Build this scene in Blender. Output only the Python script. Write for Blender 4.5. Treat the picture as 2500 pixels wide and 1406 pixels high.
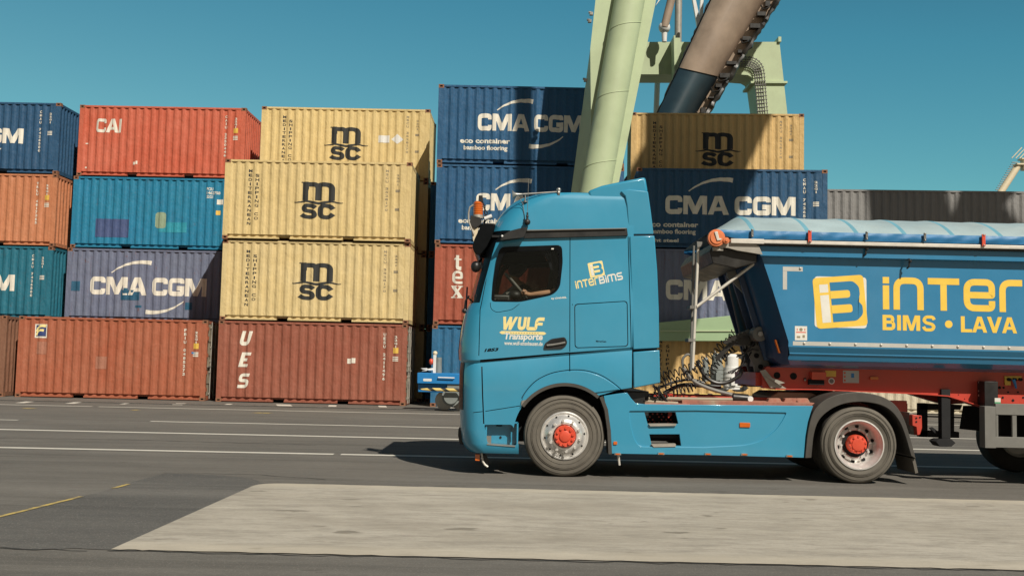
import bpy, bmesh, math, random
from math import sin, cos, pi, radians, atan2, hypot
from mathutils import Vector, Matrix

random.seed(7)
for _o in list(bpy.data.objects):
    bpy.data.objects.remove(_o)
SC = bpy.context.scene
COL = SC.collection

# ------------------------------------------------------------------ camera
FPX, CAM_H, PITCH, ROLL = 2551.0, 1.46, 0.0709, 0.0227
cam_data = bpy.data.cameras.new('camera')
cam_data.sensor_width = 36.0
cam_data.sensor_fit = 'HORIZONTAL'
cam_data.lens = FPX / 2500.0 * 36.0
cam_data.clip_start = 0.1
cam_data.clip_end = 6000
cam = bpy.data.objects.new('camera', cam_data)
COL.objects.link(cam)
cam.matrix_world = Matrix.Translation((0, 0, CAM_H)) @ Matrix.Rotation(pi / 2 + PITCH, 4, 'X') @ Matrix.Rotation(ROLL, 4, 'Z')
SC.camera = cam

# ------------------------------------------------------------------ light
SUN = Vector((0.50, -0.90, 1.0)).normalized()          # direction towards the sun
ELEV = math.asin(SUN.z)
world = bpy.data.worlds.new('World')
SC.world = world
world.use_nodes = True
wn, wl = world.node_tree.nodes, world.node_tree.links
bg = wn['Background']
sky = wn.new('ShaderNodeTexSky')
sky.sky_type = 'NISHITA'
sky.sun_disc = False
sky.sun_elevation = ELEV
sky.sun_rotation = math.atan2(SUN.x, SUN.y)
sky.air_density = 1.0
sky.dust_density = 0.25
sky.ozone_density = 2.5
tint = wn.new('ShaderNodeMix'); tint.data_type = 'RGBA'; tint.blend_type = 'MULTIPLY'
tint.inputs['Factor'].default_value = 1.0
wtc = wn.new('ShaderNodeTexCoord'); wsp = wn.new('ShaderNodeSeparateXYZ')
wl.new(wtc.outputs['Generated'], wsp.inputs[0])
wmx = wn.new('ShaderNodeMath'); wmx.operation = 'MULTIPLY_ADD'; wmx.inputs[1].default_value = .15
wl.new(wsp.outputs[0], wmx.inputs[0]); wl.new(wsp.outputs[2], wmx.inputs[2])
ramp = wn.new('ShaderNodeValToRGB')                    # paler near the horizon, deep teal higher up
wl.new(wmx.outputs[0], ramp.inputs[0])
ramp.color_ramp.elements[0].position = .17; ramp.color_ramp.elements[0].color = (.70, 1.28, 1.02, 1)
ramp.color_ramp.elements[1].position = .34; ramp.color_ramp.elements[1].color = (.47, 1.22, 1.05, 1)
e_ = ramp.color_ramp.elements.new(.75); e_.color = (.20, .48, .56, 1)
bk_ = wn.new('ShaderNodeMapRange'); bk_.inputs[1].default_value = .15; bk_.inputs[2].default_value = -.55   # unseen sky behind the camera tinted warm, to warm the fill light
wl.new(wsp.outputs[1], bk_.inputs[0])
hz_ = wn.new('ShaderNodeMix'); hz_.data_type = 'RGBA'; hz_.inputs[7].default_value = (.72, .50, .33, 1)
wl.new(bk_.outputs[0], hz_.inputs[0]); wl.new(ramp.outputs[0], hz_.inputs[6])
wl.new(sky.outputs['Color'], tint.inputs[6]); wl.new(hz_.outputs[2], tint.inputs[7])
wl.new(tint.outputs[2], bg.inputs['Color'])
bg.inputs['Strength'].default_value = 0.07
sun_data = bpy.data.lights.new('sun', 'SUN')
sun_data.energy = 4.6
sun_data.angle = radians(0.5)
sun_data.color = (1.0, 0.935, 0.82)
sun = bpy.data.objects.new('sun', sun_data)
COL.objects.link(sun)
sun.rotation_euler = SUN.to_track_quat('Z', 'Y').to_euler()
SC.view_settings.view_transform = 'Standard'
SC.view_settings.look = 'None'
SC.view_settings.exposure = 0.10
SC.view_settings.gamma = 1.0

# ------------------------------------------------------------------ pixel -> place, for measuring the photograph
def ray(px, py):
    a, b = px - 1250.0, py - 703.0
    u = a * cos(ROLL) + b * sin(ROLL)
    v = -a * sin(ROLL) + b * cos(ROLL)
    return Vector((u / FPX, cos(PITCH) + v / FPX * sin(PITCH), sin(PITCH) - v / FPX * cos(PITCH)))
def P(px, py, Y):                                      # the point at depth Y
    r = ray(px, py)
    t = Y / r.y
    return (r.x * t, CAM_H + r.z * t)
def G(px, py):                                         # the point on the ground
    r = ray(px, py)
    t = -CAM_H / r.z
    return (r.x * t, r.y * t)
def PL(pts, Y):
    return [P(x, y, Y) for x, y in pts]

# ------------------------------------------------------------------ mesh helpers
def link(o, parent=None, inv=None):
    COL.objects.link(o)
    if parent is not None:
        o.parent = parent
        t = parent.location if parent.parent is None else Vector((0, 0, 0))
        o.matrix_parent_inverse = Matrix.Translation(-t)
    return o
def tag(o, label=None, cat=None, group=None, kind=None):
    if label: o['label'] = label
    if cat: o['category'] = cat
    if group: o['group'] = group
    if kind: o['kind'] = kind
    return o
def thing(name, label, cat, loc=(0, 0, 0), group=None):
    o = bpy.data.objects.new(name, None)
    COL.objects.link(o)
    o.location = loc
    o.empty_display_size = .3
    return tag(o, label, cat, group)

class MB:
    def __init__(s):
        s.v, s.f, s.m = [], [], []
    def add(s, vs, fs, mi=0):
        b = len(s.v)
        s.v += [tuple(v) for v in vs]
        for f in fs:
            s.f.append([b + i for i in f]); s.m.append(mi)
        return s
    def box(s, x0, x1, y0, y1, z0, z1, mi=0):
        v = [(x0, y0, z0), (x1, y0, z0), (x1, y1, z0), (x0, y1, z0), (x0, y0, z1), (x1, y0, z1), (x1, y1, z1), (x0, y1, z1)]
        return s.add(v, [(0, 3, 2, 1), (4, 5, 6, 7), (0, 1, 5, 4), (1, 2, 6, 5), (2, 3, 7, 6), (3, 0, 4, 7)], mi)
    def prism(s, poly, y0, y1, mi=0, back=None):       # an (x, z) outline given a thickness in depth
        n = len(poly)
        bk = back or poly
        v = [(x, y0, z) for x, z in poly] + [(x, y1, z) for x, z in bk]
        f = [tuple(range(n)), tuple(range(2 * n - 1, n - 1, -1))]
        f += [(i, i + n, (i + 1) % n + n, (i + 1) % n) for i in range(n)]
        return s.add(v, f, mi)
    def ringprism(s, outer, inner, y0, y1, mi=0):      # two outlines with the same number of points
        n = len(outer)
        v = [(x, y0, z) for x, z in outer] + [(x, y0, z) for x, z in inner] + [(x, y1, z) for x, z in outer] + [(x, y1, z) for x, z in inner]
        f = []
        for i in range(n):
            j = (i + 1) % n
            f += [(i, j, n + j, n + i), (2 * n + i, 3 * n + i, 3 * n + j, 2 * n + j), (i, 2 * n + i, 2 * n + j, j), (n + i, n + j, 3 * n + j, 3 * n + i)]
        return s.add(v, f, mi)
    def cyl(s, p0, p1, r0, r1=None, n=16, mi=0, caps=True):
        p0, p1 = Vector(p0), Vector(p1)
        r1 = r0 if r1 is None else r1
        d = (p1 - p0).normalized()
        a = d.orthogonal().normalized(); b = d.cross(a)
        v = []
        for p, r in ((p0, r0), (p1, r1)):
            for i in range(n):
                t = 2 * pi * i / n
                v.append(p + a * (r * cos(t)) + b * (r * sin(t)))
        f = [(i, (i + 1) % n, n + (i + 1) % n, n + i) for i in range(n)]
        if caps:
            f += [tuple(range(n - 1, -1, -1)), tuple(range(n, 2 * n))]
        return s.add(v, f, mi)
    def tube(s, path, r, n=8, mi=0):
        path = [Vector(p) for p in path]
        v, f = [], []
        a = None
        for k, p in enumerate(path):
            d = (path[min(k + 1, len(path) - 1)] - path[max(k - 1, 0)]).normalized()
            if a is None:
                a = d.orthogonal().normalized()
            else:
                a = (a - d * a.dot(d))
                a = a.normalized() if a.length > 1e-6 else d.orthogonal().normalized()
            b = d.cross(a)
            rr = r[k] if isinstance(r, (list, tuple)) else r
            for i in range(n):
                t = 2 * pi * i / n
                v.append(p + a * (rr * cos(t)) + b * (rr * sin(t)))
        for k in range(len(path) - 1):
            for i in range(n):
                f.append((k * n + i, k * n + (i + 1) % n, (k + 1) * n + (i + 1) % n, (k + 1) * n + i))
        f += [tuple(range(n - 1, -1, -1)), tuple(range((len(path) - 1) * n, len(path) * n))]
        return s.add(v, f, mi)
    def lathe(s, prof, c, n=48, mi=0, a0=0.0, a1=2 * pi):   # (radius, depth) about an axis running in depth
        cx, cy, cz = c
        full = abs(a1 - a0 - 2 * pi) < 1e-6
        m = n if full else n + 1
        v, f = [], []
        for r, y in prof:
            for i in range(m):
                t = a0 + (a1 - a0) * i / n
                v.append((cx + r * cos(t), cy + y, cz + r * sin(t)))
        for k in range(len(prof) - 1):
            for i in range(n):
                j = (i + 1) % m
                f.append((k * m + i, k * m + j, (k + 1) * m + j, (k + 1) * m + i))
        return s.add(v, f, mi)
    def ball(s, c, r, n=12, mi=0, sz=1.0):
        cx, cy, cz = c
        v, f = [(cx, cy, cz + r * sz)], []
        h = n // 2
        for k in range(1, h):
            for i in range(n):
                p, t = pi * k / h, 2 * pi * i / n
                v.append((cx + r * sin(p) * cos(t), cy + r * sin(p) * sin(t), cz + r * cos(p) * sz))
        v.append((cx, cy, cz - r * sz))
        for i in range(n):
            f.append((0, 1 + i, 1 + (i + 1) % n))
            f.append((len(v) - 1, 1 + (h - 2) * n + (i + 1) % n, 1 + (h - 2) * n + i))
        for k in range(h - 2):
            for i in range(n):
                f.append((1 + k * n + i, 1 + (k + 1) * n + i, 1 + (k + 1) * n + (i + 1) % n, 1 + k * n + (i + 1) % n))
        return s.add(v, f, mi)
    def mesh(s, name, mats, smooth=38, recalc=True):
        me = bpy.data.meshes.new(name)
        me.from_pydata(s.v, [], s.f)
        if recalc:
            bm = bmesh.new(); bm.from_mesh(me)
            bmesh.ops.recalc_face_normals(bm, faces=bm.faces)
            bm.to_mesh(me); bm.free()
        for mt in (mats if isinstance(mats, (list, tuple)) else [mats]):
            me.materials.append(mt)
        if me.polygons:
            me.polygons.foreach_set('material_index', s.m)
        if smooth:
            me.polygons.foreach_set('use_smooth', [True] * len(me.polygons))
            me.set_sharp_from_angle(angle=radians(smooth))
        me.update()
        return me
    def build(s, name, mats, parent=None, bevel=0.0, smooth=38, label=None, recalc=True):
        o = bpy.data.objects.new(name, s.mesh(name, mats, smooth, recalc))
        link(o, parent)
        if bevel:
            m = o.modifiers.new('bevel', 'BEVEL')
            m.width = bevel; m.segments = 2; m.limit_method = 'ANGLE'; m.angle_limit = radians(40)
            m.harden_normals = False
        if label: o['label'] = label
        return o

def fillet(path, r, n=5, closed=False):                # round the corners of a 2-D path
    out = []
    m = len(path)
    for i, p in enumerate(path):
        if not closed and i in (0, m - 1):
            out.append(p); continue
        a, b = path[i - 1], path[(i + 1) % m]
        va, vb = Vector((a[0] - p[0], a[1] - p[1])), Vector((b[0] - p[0], b[1] - p[1]))
        la, lb = va.length, vb.length
        rr = min(r[i] if isinstance(r, (list, tuple)) else r, la * .499, lb * .499)
        if rr < 1e-5:
            out.append(p); continue
        va /= la; vb /= lb
        p0, p1, pc = Vector(p) + va * rr, Vector(p) + vb * rr, Vector(p)
        for k in range(n + 1):
            t = k / n
            q = p0 * (1 - t) ** 2 + pc * 2 * t * (1 - t) + p1 * t * t
            out.append((q.x, q.y))
    return out
def stroke(path, w, w2=None):                          # quads along a 2-D path, mitred; w may differ along it
    n = len(path)
    L, R = [], []
    for i in range(n):
        p = Vector(path[i])
        d0 = (p - Vector(path[i - 1])).normalized() if i else None
        d1 = (Vector(path[i + 1]) - p).normalized() if i < n - 1 else None
        d = d0 if d1 is None else d1 if d0 is None else (d0 + d1)
        if d.length < 1e-6: d = d1
        d = d.normalized()
        nn = Vector((-d.y, d.x))
        ww = w[i] if isinstance(w, (list, tuple)) else w
        k = 1.0
        if d0 is not None and d1 is not None:
            c = max(.35, nn.dot(Vector((-d0.y, d0.x))))
            k = 1 / c
        L.append(p + nn * ww / 2 * k); R.append(p - nn * ww / 2 * k)
    return [[tuple(L[i]), tuple(L[i + 1]), tuple(R[i + 1]), tuple(R[i])] for i in range(n - 1)]
def rrect(x0, x1, y0, y1, r, n=4):
    return fillet([(x0, y0), (x1, y0), (x1, y1), (x0, y1)], r, n, True)
def circ(cx, cy, r, n=16, a0=0.0):
    return [(cx + r * cos(a0 + 2 * pi * i / n), cy + r * sin(a0 + 2 * pi * i / n)) for i in range(n)]
def xf(polys, sx=1, sy=1, ox=0, oy=0, rot=0, shear=0):
    out = []
    c, s_ = cos(rot), sin(rot)
    for p in polys:
        q = []
        for x, y in p:
            x = x + shear * y
            x, y = x * sx, y * sy
            q.append((x * c - y * s_ + ox, x * s_ + y * c + oy))
        out.append(q)
    return out

_txt = {}
def text_polys(s, bold=0.0, space=1.0):                # built-in font as polygons, cap height about 0.73 of size 1
    key = (s, bold, space)
    if key not in _txt:
        cu = bpy.data.curves.new('t', 'FONT')
        cu.body = s
        cu.size = 1.0
        cu.offset = bold
        cu.space_character = space
        cu.resolution_u = 3
        cu.fill_mode = 'FRONT' if hasattr(cu, 'fill_mode') else cu.fill_mode
        ob = bpy.data.objects.new('t', cu)
        me = bpy.data.meshes.new_from_object(ob)
        _txt[key] = [[(me.vertices[i].co.x, me.vertices[i].co.y) for i in p.vertices] for p in me.polygons]
        bpy.data.meshes.remove(me)
        bpy.data.objects.remove(ob); bpy.data.curves.remove(cu)
    return _txt[key]
def bbox(polys):
    xs = [x for p in polys for x, y in p]; ys = [y for p in polys for x, y in p]
    return min(xs), max(xs), min(ys), max(ys)
def fit_box(polys, x0, x1, y0, y1):                    # stretch polygons into a box
    a, b, c, d = bbox(polys)
    sx, sy = (x1 - x0) / max(b - a, 1e-6), (y1 - y0) / max(d - c, 1e-6)
    return [[(x0 + (x - a) * sx, y0 + (y - c) * sy) for x, y in p] for p in polys]
def text_box(s, x0, x1, y0, y1, bold=0.03, space=1.0, shear=0):
    return fit_box(xf(text_polys(s, bold, space), shear=shear), x0, x1, y0, y1)

def decal(name, layers, parent, place, cuts=None, label=None):
    """Paint or vinyl lying on a surface: layers = [(polygons, material)]; place(u, v, lift) gives the point on that surface."""
    me = bpy.data.meshes.new(name)
    bm = bmesh.new()
    lift = []
    mats = []
    k = 0
    lay = bm.faces.layers.float.new('lift')
    for polys, mt in layers:
        if mt not in mats: mats.append(mt)
        for j, p in enumerate(polys):
            try:
                f = bm.faces.new([bm.verts.new((x, 0, y)) for x, y in p])
            except ValueError:
                continue
            f.material_index = mats.index(mt)
            f[lay] = 3 * k + .5 * (j % 6)
        k += 1
    if cuts:
        xs = [v.co.x for v in bm.verts]
        lo, hi = min(xs), max(xs)
        for c in cuts:
            if lo < c < hi:
                bmesh.ops.bisect_plane(bm, geom=bm.verts[:] + bm.edges[:] + bm.faces[:], plane_co=(c, 0, 0), plane_no=(1, 0, 0), dist=1e-5)
    bmesh.ops.triangulate(bm, faces=[f for f in bm.faces if len(f.verts) > 4], ngon_method='EAR_CLIP')
    lf = {}
    for f in bm.faces:
        for v in f.verts:
            lf[v] = max(lf.get(v, 0), f[lay])
    for v in bm.verts:
        v.co = place(v.co.x, v.co.z, lf.get(v, 0))
    bm.normal_update()
    bm.to_mesh(me); bm.free()
    for mt in mats: me.materials.append(mt)
    o = bpy.data.objects.new(name, me)
    link(o, parent)
    if label: o['label'] = label
    return o

# ------------------------------------------------------------------ materials
def srgb(r, g, b):
    f = lambda c: c / 255 / 12.92 if c / 255 <= .04045 else ((c / 255 + .055) / 1.055) ** 2.4
    return (f(r), f(g), f(b), 1)
class NT:
    def __init__(s, name):
        s.mat = bpy.data.materials.new(name)
        s.mat.use_nodes = True
        s.n, s.l = s.mat.node_tree.nodes, s.mat.node_tree.links
        s.b = s.n['Principled BSDF']
    def new(s, t, **kw):
        x = s.n.new(t)
        for k, v in kw.items(): setattr(x, k, v)
        return x
    def lk(s, a, b): s.l.new(a, b)
    def coord(s, scale=(1, 1, 1), rnd=False, which='Object'):
        tc = s.new('ShaderNodeTexCoord')
        mp = s.new('ShaderNodeMapping')
        mp.inputs['Scale'].default_value = scale
        s.lk(tc.outputs[which], mp.inputs['Vector'])
        if rnd:
            oi = s.new('ShaderNodeObjectInfo')
            mu = s.new('ShaderNodeMath', operation='MULTIPLY'); mu.inputs[1].default_value = 60
            s.lk(oi.outputs['Random'], mu.inputs[0])
            cb = s.new('ShaderNodeCombineXYZ')
            s.lk(mu.outputs[0], cb.inputs[0]); s.lk(mu.outputs[0], cb.inputs[2])
            s.lk(cb.outputs[0], mp.inputs['Location'])
        return mp.outputs[0]
    def noise(s, vec, scale=5, detail=5, rough=.6, lo=.4, hi=.6):
        t = s.new('ShaderNodeTexNoise')
        t.inputs['Scale'].default_value = scale; t.inputs['Detail'].default_value = detail; t.inputs['Roughness'].default_value = rough
        s.lk(vec, t.inputs['Vector'])
        r = s.new('ShaderNodeMapRange')
        r.inputs[1].default_value = lo; r.inputs[2].default_value = hi
        s.lk(t.outputs['Fac'], r.inputs[0])
        return r.outputs[0]
    def mul(s, a, b):
        m = s.new('ShaderNodeMath', operation='MULTIPLY')
        for i, q in enumerate((a, b)):
            if isinstance(q, (int, float)): m.inputs[i].default_value = q
            else: s.lk(q, m.inputs[i])
        return m.outputs[0]
    def mix(s, fac, a, b):
        m = s.new('ShaderNodeMix'); m.data_type = 'RGBA'
        for i, q in ((0, fac), (6, a), (7, b)):
            if isinstance(q, (int, float)): m.inputs[i].default_value = q
            elif isinstance(q, tuple): m.inputs[i].default_value = q if len(q) == 4 else (*q, 1)
            else: s.lk(q, m.inputs[i])
        return m.outputs[2]
    def bump(s, h, strength=.3, dist=.01):
        b = s.new('ShaderNodeBump')
        b.inputs['Strength'].default_value = strength; b.inputs['Distance'].default_value = dist
        s.lk(h, b.inputs['Height']); s.lk(b.outputs[0], s.b.inputs['Normal'])
def dk(c, k): return tuple([c[0] * k, c[1] * k, c[2] * k, 1])
def plain(name, c, rough=.5, metal=0.0, coat=0.0, var=.12, scale=6, dirt=0.0, dirtc=(.09, .075, .055, 1), bump=0.0):
    t = NT(name)
    v = t.coord(rnd=True)
    a = t.noise(v, scale, 6, .62, .3, .7)
    col = t.mix(a, dk(c, 1 - var), dk(c, 1 + var * .6))
    if dirt:
        d = t.noise(t.coord((1, 1, .6), True), scale * .6, 8, .7, .45, .75)
        col = t.mix(t.mul(d, dirt), col, dirtc)
    t.lk(col, t.b.inputs['Base Color'])
    rr = t.new('ShaderNodeMapRange'); rr.inputs[3].default_value = max(.02, rough - .07); rr.inputs[4].default_value = min(1, rough + .1)
    t.lk(a, rr.inputs[0]); t.lk(rr.outputs[0], t.b.inputs['Roughness'])
    t.b.inputs['Metallic'].default_value = metal
    if coat:
        t.b.inputs['Coat Weight'].default_value = coat; t.b.inputs['Coat Roughness'].default_value = .05
    if bump:
        t.bump(t.noise(v, scale * 6, 5, .7, .2, .8), bump, .01)
    return t.mat
RUST = srgb(118, 66, 38)
def container_paint(name, c, rust=.3, fade=.25, streak=.25, fadec=None, coarse=False):
    t = NT(name)
    big = t.noise(t.coord((1, 1, .7), True), .9, 6, .65, .35, .72)
    col = t.mix(t.mul(big, fade), c, fadec or tuple([min(1, q * 1.25 + .05) for q in c[:3]] + [1]))
    st = t.noise(t.coord((5, 5, .28), True), 2.2, 7, .7, .45, .78)
    col = t.mix(t.mul(st, streak * 1.5), col, dk(c, .45))
    fine = t.noise(t.coord((1, 1, 1), True), 14, 6, .7, .4, .8)
    col = t.mix(t.mul(fine, .12), col, (.22, .19, .15, 1))
    rs = t.noise(t.coord((1.4, 1.4, .7), True), 3.2 if coarse else 5.5, 9, .72, .60, .68)
    rs2 = t.noise(t.coord((7, 7, .5), True), 1.6, 6, .7, .60, .72)
    col = t.mix(t.mul(rs, rust), col, RUST)
    col = t.mix(t.mul(rs2, rust * .8), col, dk(RUST, .8))
    t.lk(col, t.b.inputs['Base Color'])
    t.b.inputs['Roughness'].default_value = .62
    t.b.inputs['Specular IOR Level'].default_value = .3
    scr = t.noise(t.coord((1.0, 1.0, 6.0), True), 3.0, 5, .7, .64, .70)
    col = t.mix(t.mul(scr, .30), col, tuple([min(1, q * 1.5 + .06) for q in c[:3]] + [1]))
    t.lk(col, t.b.inputs['Base Color'])
    t.bump(t.noise(t.coord((1, 1, .55), True), 2.2, 5, .62, .25, .75), .7, .05)
    return t.mat

M = {}
M['truck'] = plain('cab_blue_paint', (.032, .262, .415, 1), .34, 0, .8, .05, 1.2, .10, (.16, .2, .19, 1))
M['tipper_blue'] = plain('tipper_blue_paint', (.026, .19, .36, 1), .32, 0, .5, .06, 1.5, .12, (.14, .18, .2, 1))
M['black'] = plain('black_plastic', (.012, .012, .012, 1), .45, var=.25, dirt=.2)
M['gloss_black'] = plain('gloss_black', (.004, .005, .006, 1), .30)
M['gloss_black'].node_tree.nodes['Principled BSDF'].inputs['Specular IOR Level'].default_value = .18
M['inside'] = plain('cab_inside_grey', (.008, .008, .009, 1), .8)
M['rubber'] = plain('tyre_rubber', (.125, .112, .092, 1), .85, var=.2, scale=9, dirt=.5, dirtc=(.17, .15, .12, 1), bump=.2)
M['tread'] = plain('tyre_tread', (.05, .046, .04, 1), .9, var=.25, scale=14, dirt=.3, bump=.3)
M['mudguard'] = plain('mudguard_plastic', (.055, .05, .044, 1), .55, var=.2, dirt=.3, dirtc=(.11, .095, .07, 1))
M['chrome'] = plain('polished_aluminium', (.84, .82, .79, 1), .24, .62, var=.10, dirt=.25, dirtc=(.3, .27, .23, 1))
M['rim'] = plain('brushed_aluminium_rim', (.74, .72, .69, 1), .34, .45, var=.12, dirt=.35, dirtc=(.3, .26, .22, 1))
M['dusty_red'] = plain('dusty_red_deck', (.38, .15, .105, 1), .75, var=.3, scale=8, dirt=.95, dirtc=(.40, .31, .22, 1))
M['steel'] = plain('dull_steel', (.42, .41, .38, 1), .42, .85, var=.15, dirt=.3)
M['alu'] = plain('pale_aluminium_rail', (.66, .62, .55, 1), .45, .25, var=.08, dirt=.2, dirtc=(.25, .22, .18, 1))
M['zinc'] = plain('galvanised_grey', (.37, .345, .30, 1), .5, .3, var=.15, dirt=.25)
M['guard_grey'] = plain('guard_grey_paint', (.17, .165, .15, 1), .5, var=.1, dirt=.2)
M['red'] = plain('chassis_red_paint', (.48, .047, .026, 1), .45, 0, .2, .08, 3, .15, (.12, .05, .035, 1))
M['hub_red'] = plain('hub_red_paint', (.66, .075, .035, 1), .4, 0, .2, .1, 8, .2, (.2, .06, .04, 1))
M['front_shade_navy'] = plain('shaded_front_wall_blue', (.010, .040, .10, 1), .5, 0, .1, .1, 2, .3, (.03, .035, .045, 1))  # dark blue front wall, with its shade put into the colour
M['orange'] = plain('orange_reel', (.72, .20, .07, 1), .45, var=.1, dirt=.2)
M['amber'] = plain('amber_lens', (.60, .125, .010, 1), .2, coat=.6, var=.1)
M['yellow'] = plain('yellow_vinyl', (.80, .53, .07, 1), .45, var=.05)
M['pale_yellow'] = plain('faded_yellow_vinyl', (.80, .66, .28, 1), .5, var=.05)
M['white'] = plain('white_vinyl', (.72, .70, .63, 1), .5, var=.06, dirt=.12)
M['white_paint'] = plain('container_white_lettering', (.74, .70, .60, 1), .65, var=.08, scale=5, dirt=.35, dirtc=(.36, .32, .26, 1))
M['black_paint'] = plain('container_black_lettering', (.022, .024, .024, 1), .7, var=.2, dirt=.25)
M['grey_paint'] = plain('container_faded_lettering', (.27, .22, .14, 1), .7, var=.15)
M['yellow_sign'] = plain('yellow_sticker', (.75, .47, .08, 1), .6)
M['tarp_top'] = plain('tarpaulin_top_sheen', (.36, .46, .48, 1), .5, var=.16, scale=1.4, dirt=.4, dirtc=(.46, .46, .41, 1), bump=.12)  # the tarpaulin blue made paler, sheen of sun and sky put into the colour
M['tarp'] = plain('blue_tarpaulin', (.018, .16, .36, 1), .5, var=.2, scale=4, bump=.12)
M['skin'] = plain('skin', (.56, .31, .19, 1), .5, var=.06)
M['navy'] = plain('navy_cloth', (.014, .016, .024, 1), .9)
M['hair'] = plain('dark_hair', (.02, .014, .01, 1), .7)
M['hose'] = plain('black_hose', (.014, .013, .012, 1), .4, dirt=.2)
M['tan_hose'] = plain('dusty_tan_hose', (.36, .30, .22, 1), .7)
M['green'] = plain('crane_green_paint', (.445, .525, .325, 1), .55, var=.09, scale=1.2, dirt=.3, dirtc=(.27, .27, .17, 1))
M['green_deep'] = plain('crane_sill_green_paint', (.30, .42, .24, 1), .55, var=.06, scale=1.2, dirt=.1)
M['boom_brown'] = plain('boom_rusty_brown', (.31, .235, .175, 1), .6, 0, var=.3, scale=.8, dirt=.5, dirtc=(.26, .17, .11, 1))
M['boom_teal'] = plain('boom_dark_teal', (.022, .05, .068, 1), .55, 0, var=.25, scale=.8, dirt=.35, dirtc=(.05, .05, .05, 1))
M['bogie_blue'] = plain('bogie_blue_paint', (.016, .19, .47, 1), .4, var=.06)
M['motor_grey'] = plain('motor_grey_paint', (.21, .23, .22, 1), .5, var=.12, dirt=.3)
M['steel_white'] = plain('white_painted_steel', (.72, .71, .68, 1), .5, var=.06, dirt=.1)
M['cream'] = plain('cream_painted_steel', (.70, .60, .42, 1), .5, var=.08, dirt=.15)
M['casting_rust'] = plain('rusty_corner_casting', (.26, .115, .06, 1), .8, var=.3, scale=9, dirt=.4, dirtc=(.10, .055, .035, 1))
M['hole'] = plain('dark_opening', (.006, .006, .006, 1), .9)
M['dirty_door'] = plain('weathered_cream_door', (.42, .36, .26, 1), .7, var=.25, scale=3, dirt=.6, dirtc=(.14, .12, .09, 1))
def glassy(name, tintc, refl=.10):
    t = NT(name)
    t.n.remove(t.b)
    out = t.n['Material Output']
    tr = t.new('ShaderNodeBsdfTransparent'); tr.inputs[0].default_value = tintc
    gl = t.new('ShaderNodeBsdfGlossy'); gl.inputs['Roughness'].default_value = .03
    mx = t.new('ShaderNodeMixShader')
    mx.inputs[0].default_value = refl
    t.lk(tr.outputs[0], mx.inputs[1]); t.lk(gl.outputs[0], mx.inputs[2])
    t.lk(mx.outputs[0], out.inputs[0])
    return t.mat
M['glass'] = glassy('side_window_glass', (.86, .87, .85, 1), .02)
M['dark_glass'] = glassy('dark_side_glass', (.36, .33, .32, 1), .02)
M['screen'] = glassy('windscreen_glass', (.66, .68, .64, 1), .10)
def striped(name, a, b, freq, slant):
    t = NT(name)
    tc = t.new('ShaderNodeTexCoord'); sp = t.new('ShaderNodeSeparateXYZ')
    t.lk(tc.outputs['Object'], sp.inputs[0])
    s2 = t.mul(sp.outputs[2], slant)
    ad = t.new('ShaderNodeMath', operation='ADD'); t.lk(sp.outputs[0], ad.inputs[0]); t.lk(s2, ad.inputs[1])
    fr = t.new('ShaderNodeMath', operation='FRACT'); t.lk(t.mul(ad.outputs[0], freq), fr.inputs[0])
    gt = t.new('ShaderNodeMath', operation='GREATER_THAN'); t.lk(fr.outputs[0], gt.inputs[0]); gt.inputs[1].default_value = .62
    t.lk(t.mix(gt.outputs[0], a, b), t.b.inputs['Base Color'])
    t.b.inputs['Roughness'].default_value = .55
    return t.mat
M['hazard'] = striped('yellow_black_bar', (.68, .50, .15, 1), (.02, .02, .02, 1), 2.6, 1.6)

# ------------------------------------------------------------------ ground
def asphalt(name, base, dark, light, seed):
    t = NT(name)
    big = t.noise(t.coord((.22, .5, 1)), .8, 6, .6, .40, .62)
    streak = t.noise(t.coord((.35, 2.4, 1)), 1.5, 8, .72, .44, .64)
    dark_st = t.noise(t.coord((.30, 1.6, 1)), 1.1, 6, .68, .52, .68)
    fine = t.noise(t.coord((1, 2.2, 1)), 9, 7, .8, .38, .66)
    grit = t.noise(t.coord((1, 1, 1)), 60, 3, .7, .56, .68)
    col = t.mix(t.mul(big, .6), base, dark)
    col = t.mix(t.mul(streak, .5), col, light)
    col = t.mix(t.mul(dark_st, .45), col, dk(dark, .75))
    tyre = t.noise(t.coord((.045, 1.5, 1)), 1.4, 5, .62, .55, .66)
    col = t.mix(t.mul(tyre, .45), col, dk(dark, .62))
    pale = t.noise(t.coord((.12, .6, 1)), 1.0, 5, .6, .56, .70)
    col = t.mix(t.mul(pale, .35), col, (.25, .232, .205, 1))
    col = t.mix(t.mul(fine, .42), col, dk(dark, .72))
    col = t.mix(t.mul(grit, .5), col, (.34, .31, .27, 1))
    spot = t.noise(t.coord((.6, 1.5, 1)), 1.7, 4, .6, .66, .71)
    col = t.mix(t.mul(spot, .5), col, dk(dark, .5))
    t.lk(col, t.b.inputs['Base Color'])
    t.b.inputs['Roughness'].default_value = .9
    t.b.inputs['Specular IOR Level'].default_value = .25
    t.bump(fine, .35, .012)
    return t.mat
def sheet(name, pts, z, m, label=None):
    me = bpy.data.meshes.new(name)
    me.from_pydata([(x, y, z) for x, y in pts], [], [tuple(range(len(pts)))])
    me.materials.append(m)
    o = bpy.data.objects.new(name, me)
    COL.objects.link(o)
    bm = bmesh.new(); bm.from_mesh(me)
    bmesh.ops.recalc_face_normals(bm, faces=bm.faces)
    for f in bm.faces:
        if f.normal.z < 0: f.normal_flip()
    bm.to_mesh(me); bm.free()
    tag(o, label, None, None, 'structure')
    return o
sheet('asphalt_ground', [(-3000, -60), (3000, -60), (3000, 5500), (-3000, 5500)], 0,
      asphalt('yard_asphalt', (.155, .142, .124, 1), (.112, .104, .092, 1), (.20, .184, .16, 1), 0))
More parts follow.
